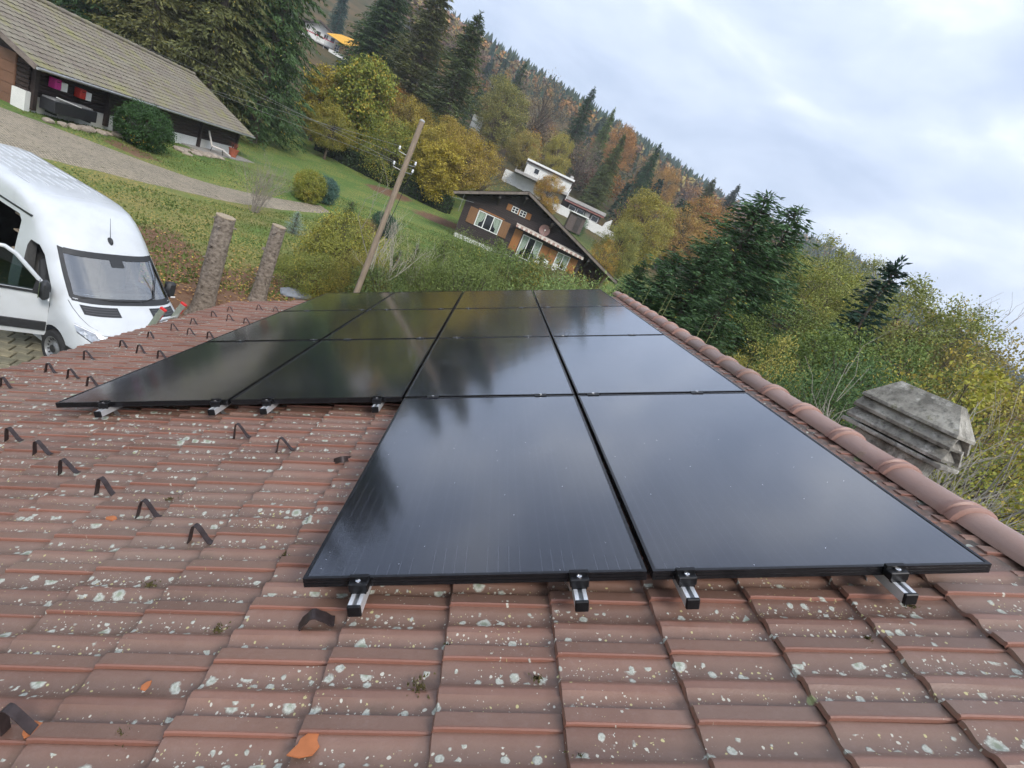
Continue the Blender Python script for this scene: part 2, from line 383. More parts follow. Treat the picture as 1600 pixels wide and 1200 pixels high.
# ------------------------------------------------------------------ the house we stand on: deck, tiles, ridge
GAUGE, TW, NT = 0.3332, 0.210, -0.120          # course spacing up the slope, tile width along the ridge, tile plane
V_TOP, V_EAVE, U_FAR, U_NEAR = 4.811, -1.52, 6.93, -2.2
def tile_material(name, base_a, base_b, lichen=1.0):
    m, t, b = nodes(name)
    co = N(t, 'ShaderNodeNewGeometry').outputs['Position']
    def nz(sc, det=6, rough=.6, vec=co): return N(t, 'ShaderNodeTexNoise', {'Vector': vec, 'Scale': sc, 'Detail': det, 'Roughness': rough}).outputs['Fac']
    oi = N(t, 'ShaderNodeObjectInfo').outputs['Random']
    col = mixc(t, ramp2(t, nz(2.2, 8, .65), .35, .68), base_a, base_b)
    col = mixc(t, ramp2(t, nz(.55, 4), .48, .7), col, (.20, .138, .108))
    col = mixc(t, mth(t, 'MULTIPLY', ramp2(t, nz(38, 6, .75), .5, .78), .45), col, (.26, .18, .155))
    at_tr = N(t, 'ShaderNodeAttribute', attribute_name='trough').outputs['Fac']
    at_lip = N(t, 'ShaderNodeAttribute', attribute_name='lip').outputs['Fac']
    at_tn = N(t, 'ShaderNodeAttribute', attribute_name='tone').outputs['Fac']
    oi = mth(t, 'FRACT', mth(t, 'ADD', oi, at_tn))
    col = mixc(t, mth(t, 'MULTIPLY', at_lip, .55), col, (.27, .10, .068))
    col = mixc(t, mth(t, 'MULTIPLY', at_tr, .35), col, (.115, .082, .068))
    col = mixc(t, 1.0, col, mixc(t, oi, (.86, .85, .85), (1.10, 1.09, 1.08)), 'MULTIPLY')
    # dirt and algae
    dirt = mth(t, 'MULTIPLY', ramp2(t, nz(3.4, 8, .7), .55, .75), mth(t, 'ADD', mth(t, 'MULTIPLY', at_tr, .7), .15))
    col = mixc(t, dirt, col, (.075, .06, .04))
    at_se = N(t, 'ShaderNodeAttribute', attribute_name='seam').outputs['Fac']
    col = mixc(t, mth(t, 'MULTIPLY', at_se, ramp2(t, nz(9, 7, .7), .3, .6), True), col, (.045, .036, .026))
    # crustose lichen: rosettes of several sizes, mostly in the channels of the tiles
    wob = N(t, 'ShaderNodeTexNoise', {'Vector': co, 'Scale': 42, 'Detail': 4}).outputs['Color']
    sp = N(t, 'ShaderNodeSeparateXYZ', {'Vector': co})
    uv = N(t, 'ShaderNodeCombineXYZ', {'X': sp.outputs['Y'], 'Y': mth(t, 'ADD', mth(t, 'MULTIPLY', sp.outputs['X'], CA), mth(t, 'MULTIPLY', sp.outputs['Z'], SA))}).outputs[0]
    vadd = N(t, 'ShaderNodeVectorMath', {0: uv, 1: N(t, 'ShaderNodeVectorMath', {0: wob, 1: (.012, .012, .012)}, operation='MULTIPLY').outputs[0]}, operation='ADD').outputs[0]
    dens = nz(2.4, 4); lobes = nz(95, 3, .6)
    def spots(scale, rmax, thr_a, thr_b, amt):
        vo = N(t, 'ShaderNodeTexVoronoi', {'Vector': vadd, 'Scale': scale, 'Randomness': 1.0}, feature='F1', voronoi_dimensions='2D')
        rnd = N(t, 'ShaderNodeSeparateColor', {'Color': vo.outputs['Color']})
        pick = mth(t, 'ADD', mth(t, 'MULTIPLY', at_tr, thr_a), mth(t, 'MULTIPLY', mth(t, 'SUBTRACT', dens, .5), thr_b))
        rad = mth(t, 'MULTIPLY', mth(t, 'POWER', rnd.outputs['Red'], 1.2), rmax)
        on = mth(t, 'LESS_THAN', rnd.outputs['Green'], mth(t, 'ADD', pick, amt))
        edge = mth(t, 'ADD', mth(t, 'SUBTRACT', rad, vo.outputs['Distance']), mth(t, 'MULTIPLY', mth(t, 'SUBTRACT', lobes, .5), .16))
        return mth(t, 'MULTIPLY', ramp2(t, edge, 0.0, .07), on), rnd.outputs['Blue'], edge
    k1, hue1, e1 = spots(12, .33, .72, 1.8, -.03)
    k2, hue2, _ = spots(24, .34, .85, 1.9, -.03)
    k3, hue3, _ = spots(58, .30, .58, 1.7, -.01)
    k4, hue4, _ = spots(130, .28, .24, .8, .01)
    k3 = mth(t, 'MAXIMUM', k3, k4)
    lc = mixc(t, ramp2(t, nz(130, 5, .75), .35, .65), (.27, .29, .245), (.56, .57, .51))
    lc1 = mixc(t, ramp2(t, e1, .12, .22), lc, (.24, .27, .20))
    lc1 = mixc(t, mth(t, 'GREATER_THAN', hue1, .94), lc1, (.27, .29, .14))
    lc3 = mixc(t, mth(t, 'GREATER_THAN', hue3, .7), (.55, .54, .46), (.50, .46, .22))
    col = mixc(t, mth(t, 'MULTIPLY', k3, .85 * lichen, True), col, lc3)
    col = mixc(t, mth(t, 'MULTIPLY', k2, .92 * lichen, True), col, lc)
    col = mixc(t, mth(t, 'MULTIPLY', k1, .95 * lichen, True), col, lc1)
    t.links.new(col, b.inputs['Base Color'])
    kk = mth(t, 'MAXIMUM', k1, k2)
    t.links.new(mth(t, 'ADD', .42, mth(t, 'MULTIPLY', kk, .5)), b.inputs['Roughness'])
    b.inputs['Specular IOR Level'].default_value = .45
    hsum = mth(t, 'ADD', mth(t, 'MULTIPLY', kk, .6), mth(t, 'MULTIPLY', nz(140, 4), .35))
    bp = N(t, 'ShaderNodeBump', {'Strength': .45, 'Distance': .006, 'Height': hsum}); t.links.new(bp.outputs['Normal'], b.inputs['Normal'])
    return m
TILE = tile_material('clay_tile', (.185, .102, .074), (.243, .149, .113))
RIDGE = tile_material('ridge_clay', (.285, .168, .13), (.34, .215, .175), .12)
DARK = pm('roof_underlay', (.02, .018, .016), .9)
PLASTER = pm('cream_plaster', (.62, .58, .5), .9, .08, 3, bump=.15)

# one interlocking double-trough tile; local x runs toward the camera (-u), y up the slope, z off the roof
_prof = [(.0, -.004, 0, 0), (.05, -.002, 0, .2), (.13, -.006, .3, 0), (.21, -.0125, 1, 0), (.30, -.013, 1, 0), (.37, -.007, .4, 0), (.415, .001, 0, .35), (.46, .0035, 0, .5),
         (.50, .0015, 0, .25), (.535, .0025, 0, .2), (.575, -.003, .2, 0), (.63, -.0115, 1, 0), (.71, -.0135, 1, 0), (.752, -.010, .6, 0), (.768, .0025, 0, .25), (.80, .0045, 0, 0), (.94, .005, 0, 0),
         (.975, .0075, 0, .8), (.995, .005, 0, 1), (1.0, -.010, 0, 1)]
def tile_arrays():
    ys = [-.028, -.022, .0, .02, .26, .30, .322, .345]
    V = []; TR = []; LI = []; SE = []
    for iy, y in enumerate(ys):
        k = 1.0 if y < .27 else (.55 if y < .31 else .0)
        lift = .017 - .022 * (y / GAUGE)                      # every tile rides up on the course below
        for s, h, tr, li in _prof:
            hz = h * k + (.0035 if k < 1 and s < .98 else 0) * (1 - k)
            z = lift + hz - (.016 if iy == 0 else (.002 if iy == 1 else 0))
            V.append((s * TW, y, z)); TR.append(tr * k); LI.append(max(li, .9 if iy == 0 else 0)); SE.append((0, 0, 0, 0, .0, .35, .95, 1)[iy])
    w = len(_prof); F = []
    for i in range(len(ys) - 1):
        for j in range(w - 1):
            F.append((i * w + j, i * w + j + 1, (i + 1) * w + j + 1, (i + 1) * w + j))
    return np.array(V), np.array(F), np.array(TR), np.array(LI), np.array(SE)
tV, tF, tTR, tLI, tSE = tile_arrays()
def tile_mesh(name, V, F, TR, LI, TONE=None, mat=None):
    me = bpy.data.meshes.new(name); me.from_pydata(V.tolist(), [], F.tolist())
    se = np.tile(tSE, len(V) // len(tSE)) if len(V) % len(tSE) == 0 and mat is None else np.zeros(len(V))
    for nm, arr in (('seam', se), ('trough', TR), ('lip', LI), ('tone', TONE if TONE is not None else np.zeros(len(V)))):
        a = me.attributes.new(nm, 'FLOAT', 'POINT'); a.data.foreach_set('value', arr)
    me.polygons.foreach_set('use_smooth', [True] * len(me.polygons)); me.update(); me.set_sharp_from_angle(angle=math.radians(38))
    me.materials.append(mat or TILE)
    return me
house = thing('house', 'house whose brown lichen-spotted tile roof carries the black solar panels', 'house', (0, 2.4, 0))
HL = Vector((0, 2.4, 0))
def hb(mb, name, mat, parent, smooth=None):
    o = mb.build(name, mat, parent, smooth)
    return o
def sh(p): return Vector(p) - HL
# roof deck (both slopes) as one slab body
R0, R1 = U_NEAR, U_FAR
VR = 5.0
def slope_other(u, d, n=0.0):                                 # point on the far slope, d metres down from the ridge line
    a = rf(u, VR, NT - .03)
    return Vector((a.x + d * CA + n * SA, a.y, a.z - d * SA + n * CA))
mb = MB()
mb.slab([sh(rf(R0, V_EAVE + .05, NT - .035)), sh(rf(R1 - .02, V_EAVE + .05, NT - .035)), sh(rf(R1 - .02, VR, NT - .035)), sh(rf(R0, VR, NT - .035))], Vector((SA * .08, 0, -CA * .08)))
mb.slab([sh(slope_other(R0, 0.02, -.01)), sh(slope_other(R1 - .02, 0.02, -.01)), sh(slope_other(R1 - .02, 6.2, -.01)), sh(slope_other(R0, 6.2, -.01))], Vector((-SA * .08, 0, -CA * .08)))
roof = hb(mb, 'roof', DARK, house)
# walls, fascia, gutter
e0 = rf(0, V_EAVE, NT); rg_top = rf(0, VR, NT); e1 = slope_other(0, 6.2)
def wall_poly(y): return [Vector((e0.x + .5, y, -.3)), Vector((e0.x + .5, y, e0.z + .05)), Vector((rg_top.x, y, rg_top.z - .25)), Vector((e1.x - .5, y, e1.z + .05)), Vector((e1.x - .5, y, -.6))]
mb = MB().slab([sh(p) for p in wall_poly(R1 - 1.322 - .35)], (0, -(R1 - R0 - .9), 0)); fixn(hb(mb, 'wall', PLASTER, house))
mb = MB(); pth = []
for k in range(7):
    a = PI + PI * k / 6; pth.append((e0.x + .0 + .065 * math.cos(a), e0.z - .14 + .065 * math.sin(a)))
mb.grid([[sh((x, R0 - 1.322, z)) for x, z in pth], [sh((x, R1 - 1.322 - .02, z)) for x, z in pth]])
hb(mb, 'gutter', pm('copper_gutter', (.16, .09, .055), .45, .3, 5, metal=.7), house, 60)
# tile layout
rt = random.Random(8)
ncourse = int(round((V_TOP - V_EAVE) / GAUGE))
slots = []
uu = U_FAR - .02
ucols = []
while uu > R0 + TW: ucols.append(uu); uu -= TW
for c in range(ncourse + 1):
    v0 = V_EAVE + c * GAUGE
    off = rt.uniform(-.006, .006)
    for u0 in ucols:
        slots.append((u0 + off + rt.uniform(-.0015, .0015), v0 + rt.uniform(-.003, .003), NT + rt.uniform(-.0015, .0025) - (.016 if c == ncourse else 0), rt.uniform(-.008, .008)))
def covered(u, v):
    if 1.9 < u < 6.97 and .12 < v + .17 < 4.5 - .0: return True
    return .15 < u < 6.97 and 2.45 < v + .17 < 4.5
def inframe(u, v):
    p = rf(u, v, NT); d = W2C @ (np.array(p) - np.array([0, 0, CAM_Z]))
    if d[2] < .2: return None
    x, y = 800 + FPX * d[0] / d[2], 600 + FPX * d[1] / d[2]
    return d[2] if -60 < x < 1660 and -60 < y < 1290 else None
score = []
for k, (u, v, n, r) in enumerate(slots):
    uc, vc = u - TW / 2, v + GAUGE / 2
    z = inframe(uc, vc)
    if z is None or covered(uc, vc): continue
    score.append((z, k))
score.sort(); near = set(k for _, k in score[:300])
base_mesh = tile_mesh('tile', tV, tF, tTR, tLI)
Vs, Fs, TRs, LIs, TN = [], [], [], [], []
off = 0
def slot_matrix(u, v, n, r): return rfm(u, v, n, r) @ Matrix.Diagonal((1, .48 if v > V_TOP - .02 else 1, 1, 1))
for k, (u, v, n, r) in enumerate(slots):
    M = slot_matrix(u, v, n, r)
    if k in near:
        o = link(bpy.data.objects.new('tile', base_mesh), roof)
        M.translation -= HL; o.matrix_local = M
    else:
        A = np.array(M.to_3x3()); Vs.append(tV @ A.T + np.array(M.translation - HL)); Fs.append(tF + off); off += len(tV)
        TRs.append(tTR); LIs.append(tLI); TN.append(np.full(len(tV), rt.random()))
# far slope: the first courses below the ridge
for c in range(5):
    for u0 in ucols:
        q = slope_other(u0, .30 + c * GAUGE, .03)
        M = Matrix(((0, -CA, SA, q.x), (-1, 0, 0, q.y), (0, SA, CA, q.z), (0, 0, 0, 1)))
        A = np.array(M.to_3x3()); Vs.append(tV @ A.T + np.array(M.translation - HL)); Fs.append(tF[:, ::-1] + off); off += len(tV)
        TRs.append(tTR); LIs.append(tLI); TN.append(np.full(len(tV), rt.random()))
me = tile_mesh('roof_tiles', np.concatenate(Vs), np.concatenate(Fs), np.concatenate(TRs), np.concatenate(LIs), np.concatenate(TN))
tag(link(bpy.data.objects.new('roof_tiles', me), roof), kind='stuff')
# ridge tiles: half-round barrels with a collar at the near end, apex straight up
def ridge_mesh():
    W_, Hh = .100, .080
    def ring(x, k, add): return [(x, (W_ * k + add) * math.cos(a), (Hh * k + add) * math.sin(a)) for a in [PI * j / 12 for j in range(13)]]
    L = .435
    rows = [ring(-.06, .97, 0), ring(-.06, 1.0, .002), ring(.30, 1.03, .002), ring(.335, 1.04, .003), ring(.341, 1.06, .014), ring(.360, 1.06, .015), ring(.366, 1.05, .006), ring(.380, 1.05, .006), ring(.386, 1.06, .015),
            ring(.404, 1.06, .014), ring(.412, 1.02, 0), ring(.412, .9, -.004)]
    mb = MB().grid(rows)
    return mb
rm = ridge_mesh()
rV = np.array(rm.v); rF = np.array(rm.f)[:, ::-1]
lipv = ((rV[:, 0] > .32)).astype(float) * .5
ridge_me = tile_mesh('ridge_tile', rV, rF, np.zeros(len(rV)), lipv, None, RIDGE)
RP = .3955
cu = .446 + 16 * RP
k = 0
while cu > R0:
    p = rf(cu, 4.955, -.158)
    # local x toward the camera
    M = Matrix(((0, 1, 0, p.x - HL.x), (-1, 0, 0, p.y - HL.y + .365), (0, 0, 1, p.z - HL.z), (0, 0, 0, 1)))
    o = link(bpy.data.objects.new('ridge_tile', ridge_me), roof)
    o.matrix_local = M @ Matrix.Rotation(rt.uniform(-.012, .012), 4, 'Z') @ Matrix.Rotation(rt.uniform(-.03, .03), 4, 'X')
    cu -= RP; k += 1
# moss cushions and grit caught in joints
rg = np.random.default_rng(21)
cl = [(445, 870, .030), (340, 985, .03), (655, 1075, .05), (190, 1150, .04), (1345, 1115, .03), (1418, 945, .03), (336, 883, .028), (372, 830, .03), (905, 1185, .03), (1355, 1000, .022), (840, 1060, .02), (235, 915, .03), (265, 780, .02), (290, 590, .03), (700, 1010, .02)]
V = []
mo = MB()
for (px, py, r) in cl:
    d = W2C.T @ np.array([(px - 800) / FPX, (py - 600) / FPX, 1.0])
    nn = np.array([-SA, 0, CA]); p0 = np.array(rf(0, 0, NT + .0)) - np.array([0, 0, CAM_Z])
    k = (nn @ p0) / (nn @ d); c = Vector(d * k) + Vector((0, 0, CAM_Z))
    for _ in range(46):
        a = rg.uniform(0, 2 * PI); q = abs(rg.normal()) * r * .55
        up = (1 - min(1, q / r)) * r * .35 * rg.uniform(.4, 1.1)
        base = c + Vector((CA * q * math.cos(a), q * math.sin(a), SA * q * math.cos(a)))
        s = .004; tip = base + Vector((-SA, 0, CA)) * (up + .004) + Vector(rg.normal(0, .004, 3))
        a2 = rg.uniform(0, 2 * PI); w = Vector((CA * math.cos(a2), math.sin(a2), SA * math.cos(a2))) * s
        mo.add([base - w, base + w, tip], [(0, 1, 2)])
tag(mo.build('moss', pm('moss_green', (.06, .055, .015), .95, .5, 90, c2=(.12, .10, .03))), 'small cushions of green-brown moss in the roof tile channels', 'moss', kind='stuff')

# loose orange chips of broken tile
CHIP = pm('fresh_clay', (.42, .14, .05), .8, .15, 20)
chips = [(480, 1163, .032, 'large orange clay chip at the bottom of the roof below the front panel'), (50, 1140, .022, 'orange clay chip beside the large snow guard at the bottom left'),
         (173, 811, .018, 'orange clay chip below the snow guard row on the left slope'), (228, 1074, .015, 'small orange clay chip on tile left of the flattened snow guard')]
for (px, py, r, lab) in chips:
    d = W2C.T @ np.array([(px - 800) / FPX, (py - 600) / FPX, 1.0])
    nn = np.array([-SA, 0, CA]); p0 = np.array(rf(0, 0, NT + .012)) - np.array([0, 0, CAM_Z])
    c = Vector(d * ((nn @ p0) / (nn @ d))) + Vector((0, 0, CAM_Z))
    n = rt.randint(7, 10); pts = []
    for i in range(n):
        a = 2 * PI * i / n; q = r * rt.uniform(.5, 1.3)
        pts.append(Vector((q * math.cos(a), q * 1.3 * math.sin(a), 0)))
    o = MB().slab(pts, (0, 0, .004)).build('clay_chip', CHIP)
    o.matrix_world = Matrix.Translation(c) @ Matrix(((0, CA, -SA, 0), (-1, 0, 0, 0), (0, SA, CA, 0), (0, 0, 0, 1))) @ Matrix.Rotation(rt.uniform(0, 6), 4, 'Z') @ Matrix.Rotation(.08, 4, 'X')
    tag(o, lab, 'chip', 'loose clay chips on the roof')
# ------------------------------------------------------------------ solar panels, rails, clamps, roof hooks
PU, PV, FU, FV = 1.742, 1.154, 1.722, 1.134
m, t, b = nodes('panel_glass')
co = N(t, 'ShaderNodeTexCoord').outputs['Object']
sx = N(t, 'ShaderNodeSeparateXYZ', {'Vector': co})
def line(val, period, width, offs=0.0):
    f = mth(t, 'FRACT', mth(t, 'ADD', mth(t, 'DIVIDE', val, period), offs + 100))
    return mth(t, 'GREATER_THAN', mth(t, 'ABSOLUTE', mth(t, 'SUBTRACT', f, .5)), .5 - width / period / 2)
gapl = mth(t, 'MAXIMUM', line(sx.outputs['X'], .0925, .0022, .5), line(sx.outputs['Y'], .1845, .0026))
bus = line(sx.outputs['Y'], .03690, .0024)
base = mixc(t, bus, (.009, .0095, .016), (.040, .042, .055))
base = mixc(t, gapl, base, (.0035, .0035, .004))
nz1 = N(t, 'ShaderNodeTexNoise', {'Vector': co, 'Scale': 2.2, 'Detail': 4}).outputs['Fac']
pos = N(t, 'ShaderNodeNewGeometry').outputs['Position']
vs = N(t, 'ShaderNodeTexVoronoi', {'Vector': pos, 'Scale': 30.0}, feature='F1')
rv = N(t, 'ShaderNodeSeparateColor', {'Color': vs.outputs['Color']})
speck = mth(t, 'MULTIPLY', mth(t, 'LESS_THAN', vs.outputs['Distance'], .055), mth(t, 'LESS_THAN', rv.outputs['Red'], .18))
wv = N(t, 'ShaderNodeTexNoise', {'Vector': N(t, 'ShaderNodeMapping', {'Vector': pos, 'Scale': (1, 1, 1), 'Rotation': (0, 0, .6)}).outputs[0], 'Scale': 7, 'Detail': 9, 'Roughness': .8, 'Distortion': 2.5}).outputs['Fac']
streak = mth(t, 'MULTIPLY', mth(t, 'LESS_THAN', mth(t, 'ABSOLUTE', mth(t, 'SUBTRACT', wv, .5)), .0035), ramp2(t, N(t, 'ShaderNodeTexNoise', {'Vector': pos, 'Scale': 1.7, 'Detail': 2}).outputs['Fac'], .6, .68))
dust = mth(t, 'MAXIMUM', mth(t, 'MULTIPLY', speck, .7), mth(t, 'MULTIPLY', streak, .3))
film = mth(t, 'MULTIPLY', ramp2(t, nz1, .3, .8), .012)
base = mixc(t, mth(t, 'ADD', dust, film, True), base, (.42, .44, .5))
t.links.new(base, b.inputs['Base Color'])
b.inputs['Specular IOR Level'].default_value = 0.0
lw = N(t, 'ShaderNodeLayerWeight', {'Blend': .5}).outputs['Facing']
refl = mth(t, 'ADD', .035, mth(t, 'MULTIPLY', .96, mth(t, 'POWER', lw, 2.5)), True)     # steep reflectance of coated solar glass
gls = N(t, 'ShaderNodeBsdfGlossy', {'Color': (.93, .95, 1, 1)})
mxs = N(t, 'ShaderNodeMixShader', {'Fac': refl}); t.links.new(b.outputs[0], mxs.inputs[1]); t.links.new(gls.outputs[0], mxs.inputs[2])
t.links.new(mxs.outputs[0], t.nodes['Material Output'].inputs['Surface'])
t.links.new(mth(t, 'ADD', mth(t, 'MULTIPLY', dust, .4), mth(t, 'ADD', .085, mth(t, 'MULTIPLY', nz1, .045))), gls.inputs['Roughness'])
bpn = N(t, 'ShaderNodeTexNoise', {'Vector': co, 'Scale': 5, 'Detail': 2}).outputs['Fac']
bp = N(t, 'ShaderNodeBump', {'Strength': .02, 'Distance': .02, 'Height': bpn}); t.links.new(bp.outputs['Normal'], gls.inputs['Normal'])
PGLASS = m
FRAME = pm('black_anodised_frame', (.03, .03, .034), .27, .3, 40, metal=0.7, spec=.6)
CLAMP = pm('clamp_black', (.014, .014, .016), .42, .3, 60, metal=.5)
RAIL = pm('bright_aluminium', (.72, .73, .75), .45, .12, 30, metal=.55, stretch=(.05, 1, 1))
BOLT = pm('stainless_bolt', (.75, .75, .76), .25, .1, 50, metal=1.0)
HOOK = pm('galvanised_hook', (.5, .5, .51), .5, .2, 40, metal=.9)
# local frame of a panel: x toward camera (-u), y up the slope, z off the roof; origin = centre of the top face
fr = MB()
hz = .035; fw = .011; lipw = .014
for sx_, sy_, cx_, cy_ in ((FU, fw, 0, FV / 2 - fw / 2), (FU, fw, 0, -FV / 2 + fw / 2), (fw, FV - 2 * fw, FU / 2 - fw / 2, 0), (fw, FV - 2 * fw, -FU / 2 + fw / 2, 0)):
    # extruded side with two shallow grooves on the outside
    for z0, z1, ins in ((-.0, -.007, 0), (-.007, -.010, .0015), (-.010, -.019, 0), (-.019, -.022, .0015), (-.022, -.035, 0)):
        ex, ey = (sx_, sy_ - 2 * ins) if sx_ > sy_ else (sx_ - 2 * ins, sy_)
        fr.box((cx_, cy_, (z0 + z1) / 2), (ex, ey, abs(z1 - z0)))
frame_me = fr.mesh('frame', FRAME)
gl = MB().box((0, 0, -.0065), (FU - 2 * fw, FV - 2 * fw, .008)); glass_me = gl.mesh('glass', PGLASS)
bk = MB().box((-.3, 0, -.022), (.16, .30, .018)); box_me = bk.mesh('junction_box', CLAMP)
colname = ['the column nearest the eave', 'the second column from the eave', 'the second column from the ridge', 'the column along the ridge']
rowname = ['front', 'second', 'third', 'farthest']
for c in range(4):
    for r in range(4):
        if r == 0 and c < 2: continue
        lab = ('black solar panel, %s row, in %s' % (rowname[r], colname[c])) if r else ('large black solar panel at the front, in %s' % colname[c])
        o = thing('solar_panel', lab, 'solar panel', group='black solar panels on the roof')
        jit = random.Random(c * 7 + r)
        o.matrix_world = rfm(r * PU + FU / 2, c * PV + FV / 2, jit.uniform(-.0015, .0015)) @ Matrix.Rotation(jit.uniform(-.0012, .0012), 4, 'X') @ Matrix.Rotation(jit.uniform(-.001, .001), 4, 'Y')
        for nm, md in (('frame', frame_me), ('glass', glass_me), ('junction_box', box_me)): link(bpy.data.objects.new(nm, md), o)
rails_v = [.335, 1.066, 1.402, 2.128, 2.497, 3.214, 3.566, 4.262]
rl = ['leftmost rail, nearest the eave', 'second rail from the eave', 'third rail from the eave', 'fourth rail from the eave', 'fifth rail from the eave', 'sixth rail from the eave', 'third rail from the ridge side, under the right front panel', 'rail nearest the ridge']
rl[6] = 'seventh rail from the eave'
def profile(L):
    mb = MB()                                        # C-section 40 x 38 mm with a slot on top
    P = [(-.020, 0), (-.020, -.038), (.020, -.038), (.020, 0), (.0075, 0), (.0075, -.004), (.0165, -.004), (.0165, -.020), (-.0165, -.020), (-.0165, -.004), (-.0075, -.004), (-.0075, 0)]
    rows = [[(0, y, z) for y, z in P], [(-L, y, z) for y, z in P]]
    mb.grid([list(r) for r in rows], close=True)
    return mb
end_me = MB(); end_me.box((0, 0, .0195), (.036, .062, .031), bev=.003).box((-.011, 0, .041), (.014, .062, .012)).box((.013, 0, .002), (.010, .050, .008)); end_me = end_me.mesh('end_clamp', CLAMP)
bolt_me = MB().lathe([(0, 0), (.0085, 0), (.0085, .006), (.0045, .006), (.004, .003), (0, .003)], 10).mesh('bolt', BOLT, 30)
mid_me = MB().box((0, 0, .0015), (.040, .075, .003)).box((0, 0, -.018), (.016, .06, .036)).mesh('mid_clamp', CLAMP)
cap_me = MB().box((.004, 0, -.019), (.012, .043, .041), bev=.003).mesh('end_cap', CLAMP, 30)
hk = MB(); pts = [(-.0, -.02, -.005), (-.0, -.036, -.012), (-.0, -.038, -.045), (-.0, -.026, -.058), (-.0, -.02, -.078), (-.0, .0, -.092), (.0, .05, -.094)]
hk.grid([[(x - .015, y, z) for x, y, z in pts], [(x + .015, y, z) for x, y, z in pts], [(x + .015, y + .004, z - .003) for x, y, z in pts], [(x - .015, y + .004, z - .003) for x, y, z in pts]], close=False)
hook_me = hk.mesh('roof_hook', HOOK, 50)
for i, v in enumerate(rails_v):
    r0 = 1 if i < 4 else 0
    u0 = r0 * PU - .085; u1 = 4 * PU + .05; L = u1 - u0
    o = thing('mounting_rail', 'aluminium %s' % rl[i] + (' with black end cap and clamp'), 'rail', group='aluminium rails under the panels')
    M0 = rfm(u0, v, -.0355); o.matrix_world = M0
    profile(L).build('rail_profile', RAIL, o)
    link(bpy.data.objects.new('end_cap', cap_me), o)
    c = link(bpy.data.objects.new('end_clamp', end_me), o); c.location = (-.085 + .0178, 0, .0)
    bt = link(bpy.data.objects.new('bolt', bolt_me), c); bt.location = (.004, 0, .035)
    for r in range(r0 + 1, 4):
        c = link(bpy.data.objects.new('mid_clamp', mid_me), o); c.location = (-(r * PU - .01 - u0), 0, .0355)
        bt = link(bpy.data.objects.new('bolt', bolt_me), c); bt.location = (0, 0, .003)
    for q in ([.16, .98, 1.9, 2.9, 3.8, 4.9] if i >= 4 else [.15, 1.1, 2.2, 3.3, 4.4]):
        h = link(bpy.data.objects.new('roof_hook', hook_me), o); h.location = (-q + random.Random(i * 9 + int(q * 10)).uniform(-.02, .02), 0, -.0)

# ------------------------------------------------------------------ snow guards
SG = pm('brown_steel_strip', (.045, .032, .032), .5, .35, 50, metal=.3)
def guard_mesh(w=.024, flat=1.0, hh=.088):
    mb = MB()
    P = [(-.046 * flat, -.004), (-.036, .018), (-.019, hh * .72), (-.009, hh * .95), (.0, hh), (.009, hh * .95), (.019, hh * .72), (.036, .018), (.046 * flat, .0), (.060, -.003)]
    rows = []
    for x, dz in ((-w / 2, 0), (w / 2, 0)): rows.append([(x, y, z) for y, z in P])
    top = [[(x, y, z) for y, z in P] for x in (-w / 2, w / 2)]; bot = [[(x, y * .94, z - .0032) for y, z in P] for x in (w / 2, -w / 2)]
    mb.grid([top[0], top[1], bot[0], bot[1], top[0]])
    return mb.mesh('snow_guard', SG, 60)
g_me = guard_mesh()
eave_row = [2.46, 2.87, 3.29, 3.75, 4.17, 4.59, 4.98, 5.45, 5.87]
mid_row = [2.68, 3.50, 4.33, 5.19, 6.02]; in_row = [2.45, 3.29, 4.12, 4.94, 5.79]
nth = ['first', 'second', 'third', 'fourth', 'fifth', 'sixth', 'seventh', 'eighth', 'ninth']
GU = []
for i, u in enumerate(eave_row): GU.append((u, -1.055, 'brown snow guard loop, %s from the near end of the row along the eave' % nth[i]))
for i, u in enumerate(mid_row): GU.append((u, -.70, 'brown snow guard loop, %s from the near end of the middle row beside the panels' % nth[i]))
for i, u in enumerate(in_row): GU.append((u, -.352, 'brown snow guard loop, %s from the near end of the row touching the panel edge' % nth[i]))
dg = [(1.41, 0.0), (1.21, .35), (.98, .69), (.76, 1.05), (.56, 1.39), (.37, 1.73)]
for i, (u, v) in enumerate(dg): GU.append((u, v, 'brown snow guard loop, %s from the left of the diagonal row on the open tiles' % nth[i]))
GU += [(1.39, 1.38, 'brown snow guard loop on open tiles below the second and third rails'), (1.20, 1.72, 'brown snow guard loop on open tiles between the rails and the bent guard'), (-.41, 1.74, 'large brown snow guard loop at the bottom left of the picture beside an orange chip')]
rs = random.Random(4)
for u, v, lab in GU:
    o = link(bpy.data.objects.new('snow_guard', g_me)); tag(o, lab, 'snow guard', 'brown snow guards on the roof')
    o.matrix_world = rfm(u, v, NT + .004, rs.uniform(-.12, .12)) @ Matrix.Rotation(rs.uniform(-.1, .1), 4, 'X') @ Matrix.Diagonal((1, 1, rs.uniform(.9, 1.05), 1))
o = link(bpy.data.objects.new('snow_guard', guard_mesh(.045, 1.1, .042))); tag(o, 'wide flattened snow guard just left of the front rail end', 'snow guard', 'brown snow guards on the roof')
o.matrix_world = rfm(-.075, 2.36, NT + .004, .25)
o = link(bpy.data.objects.new('snow_guard', guard_mesh(.03, 1.0, .05))); tag(o, 'bent snow guard lying over beside the left edge of the front panel', 'snow guard', 'brown snow guards on the roof')
o.matrix_world = rfm(1.05, 2.10, NT + .012, .3) @ Matrix.Rotation(1.0, 4, 'Y')

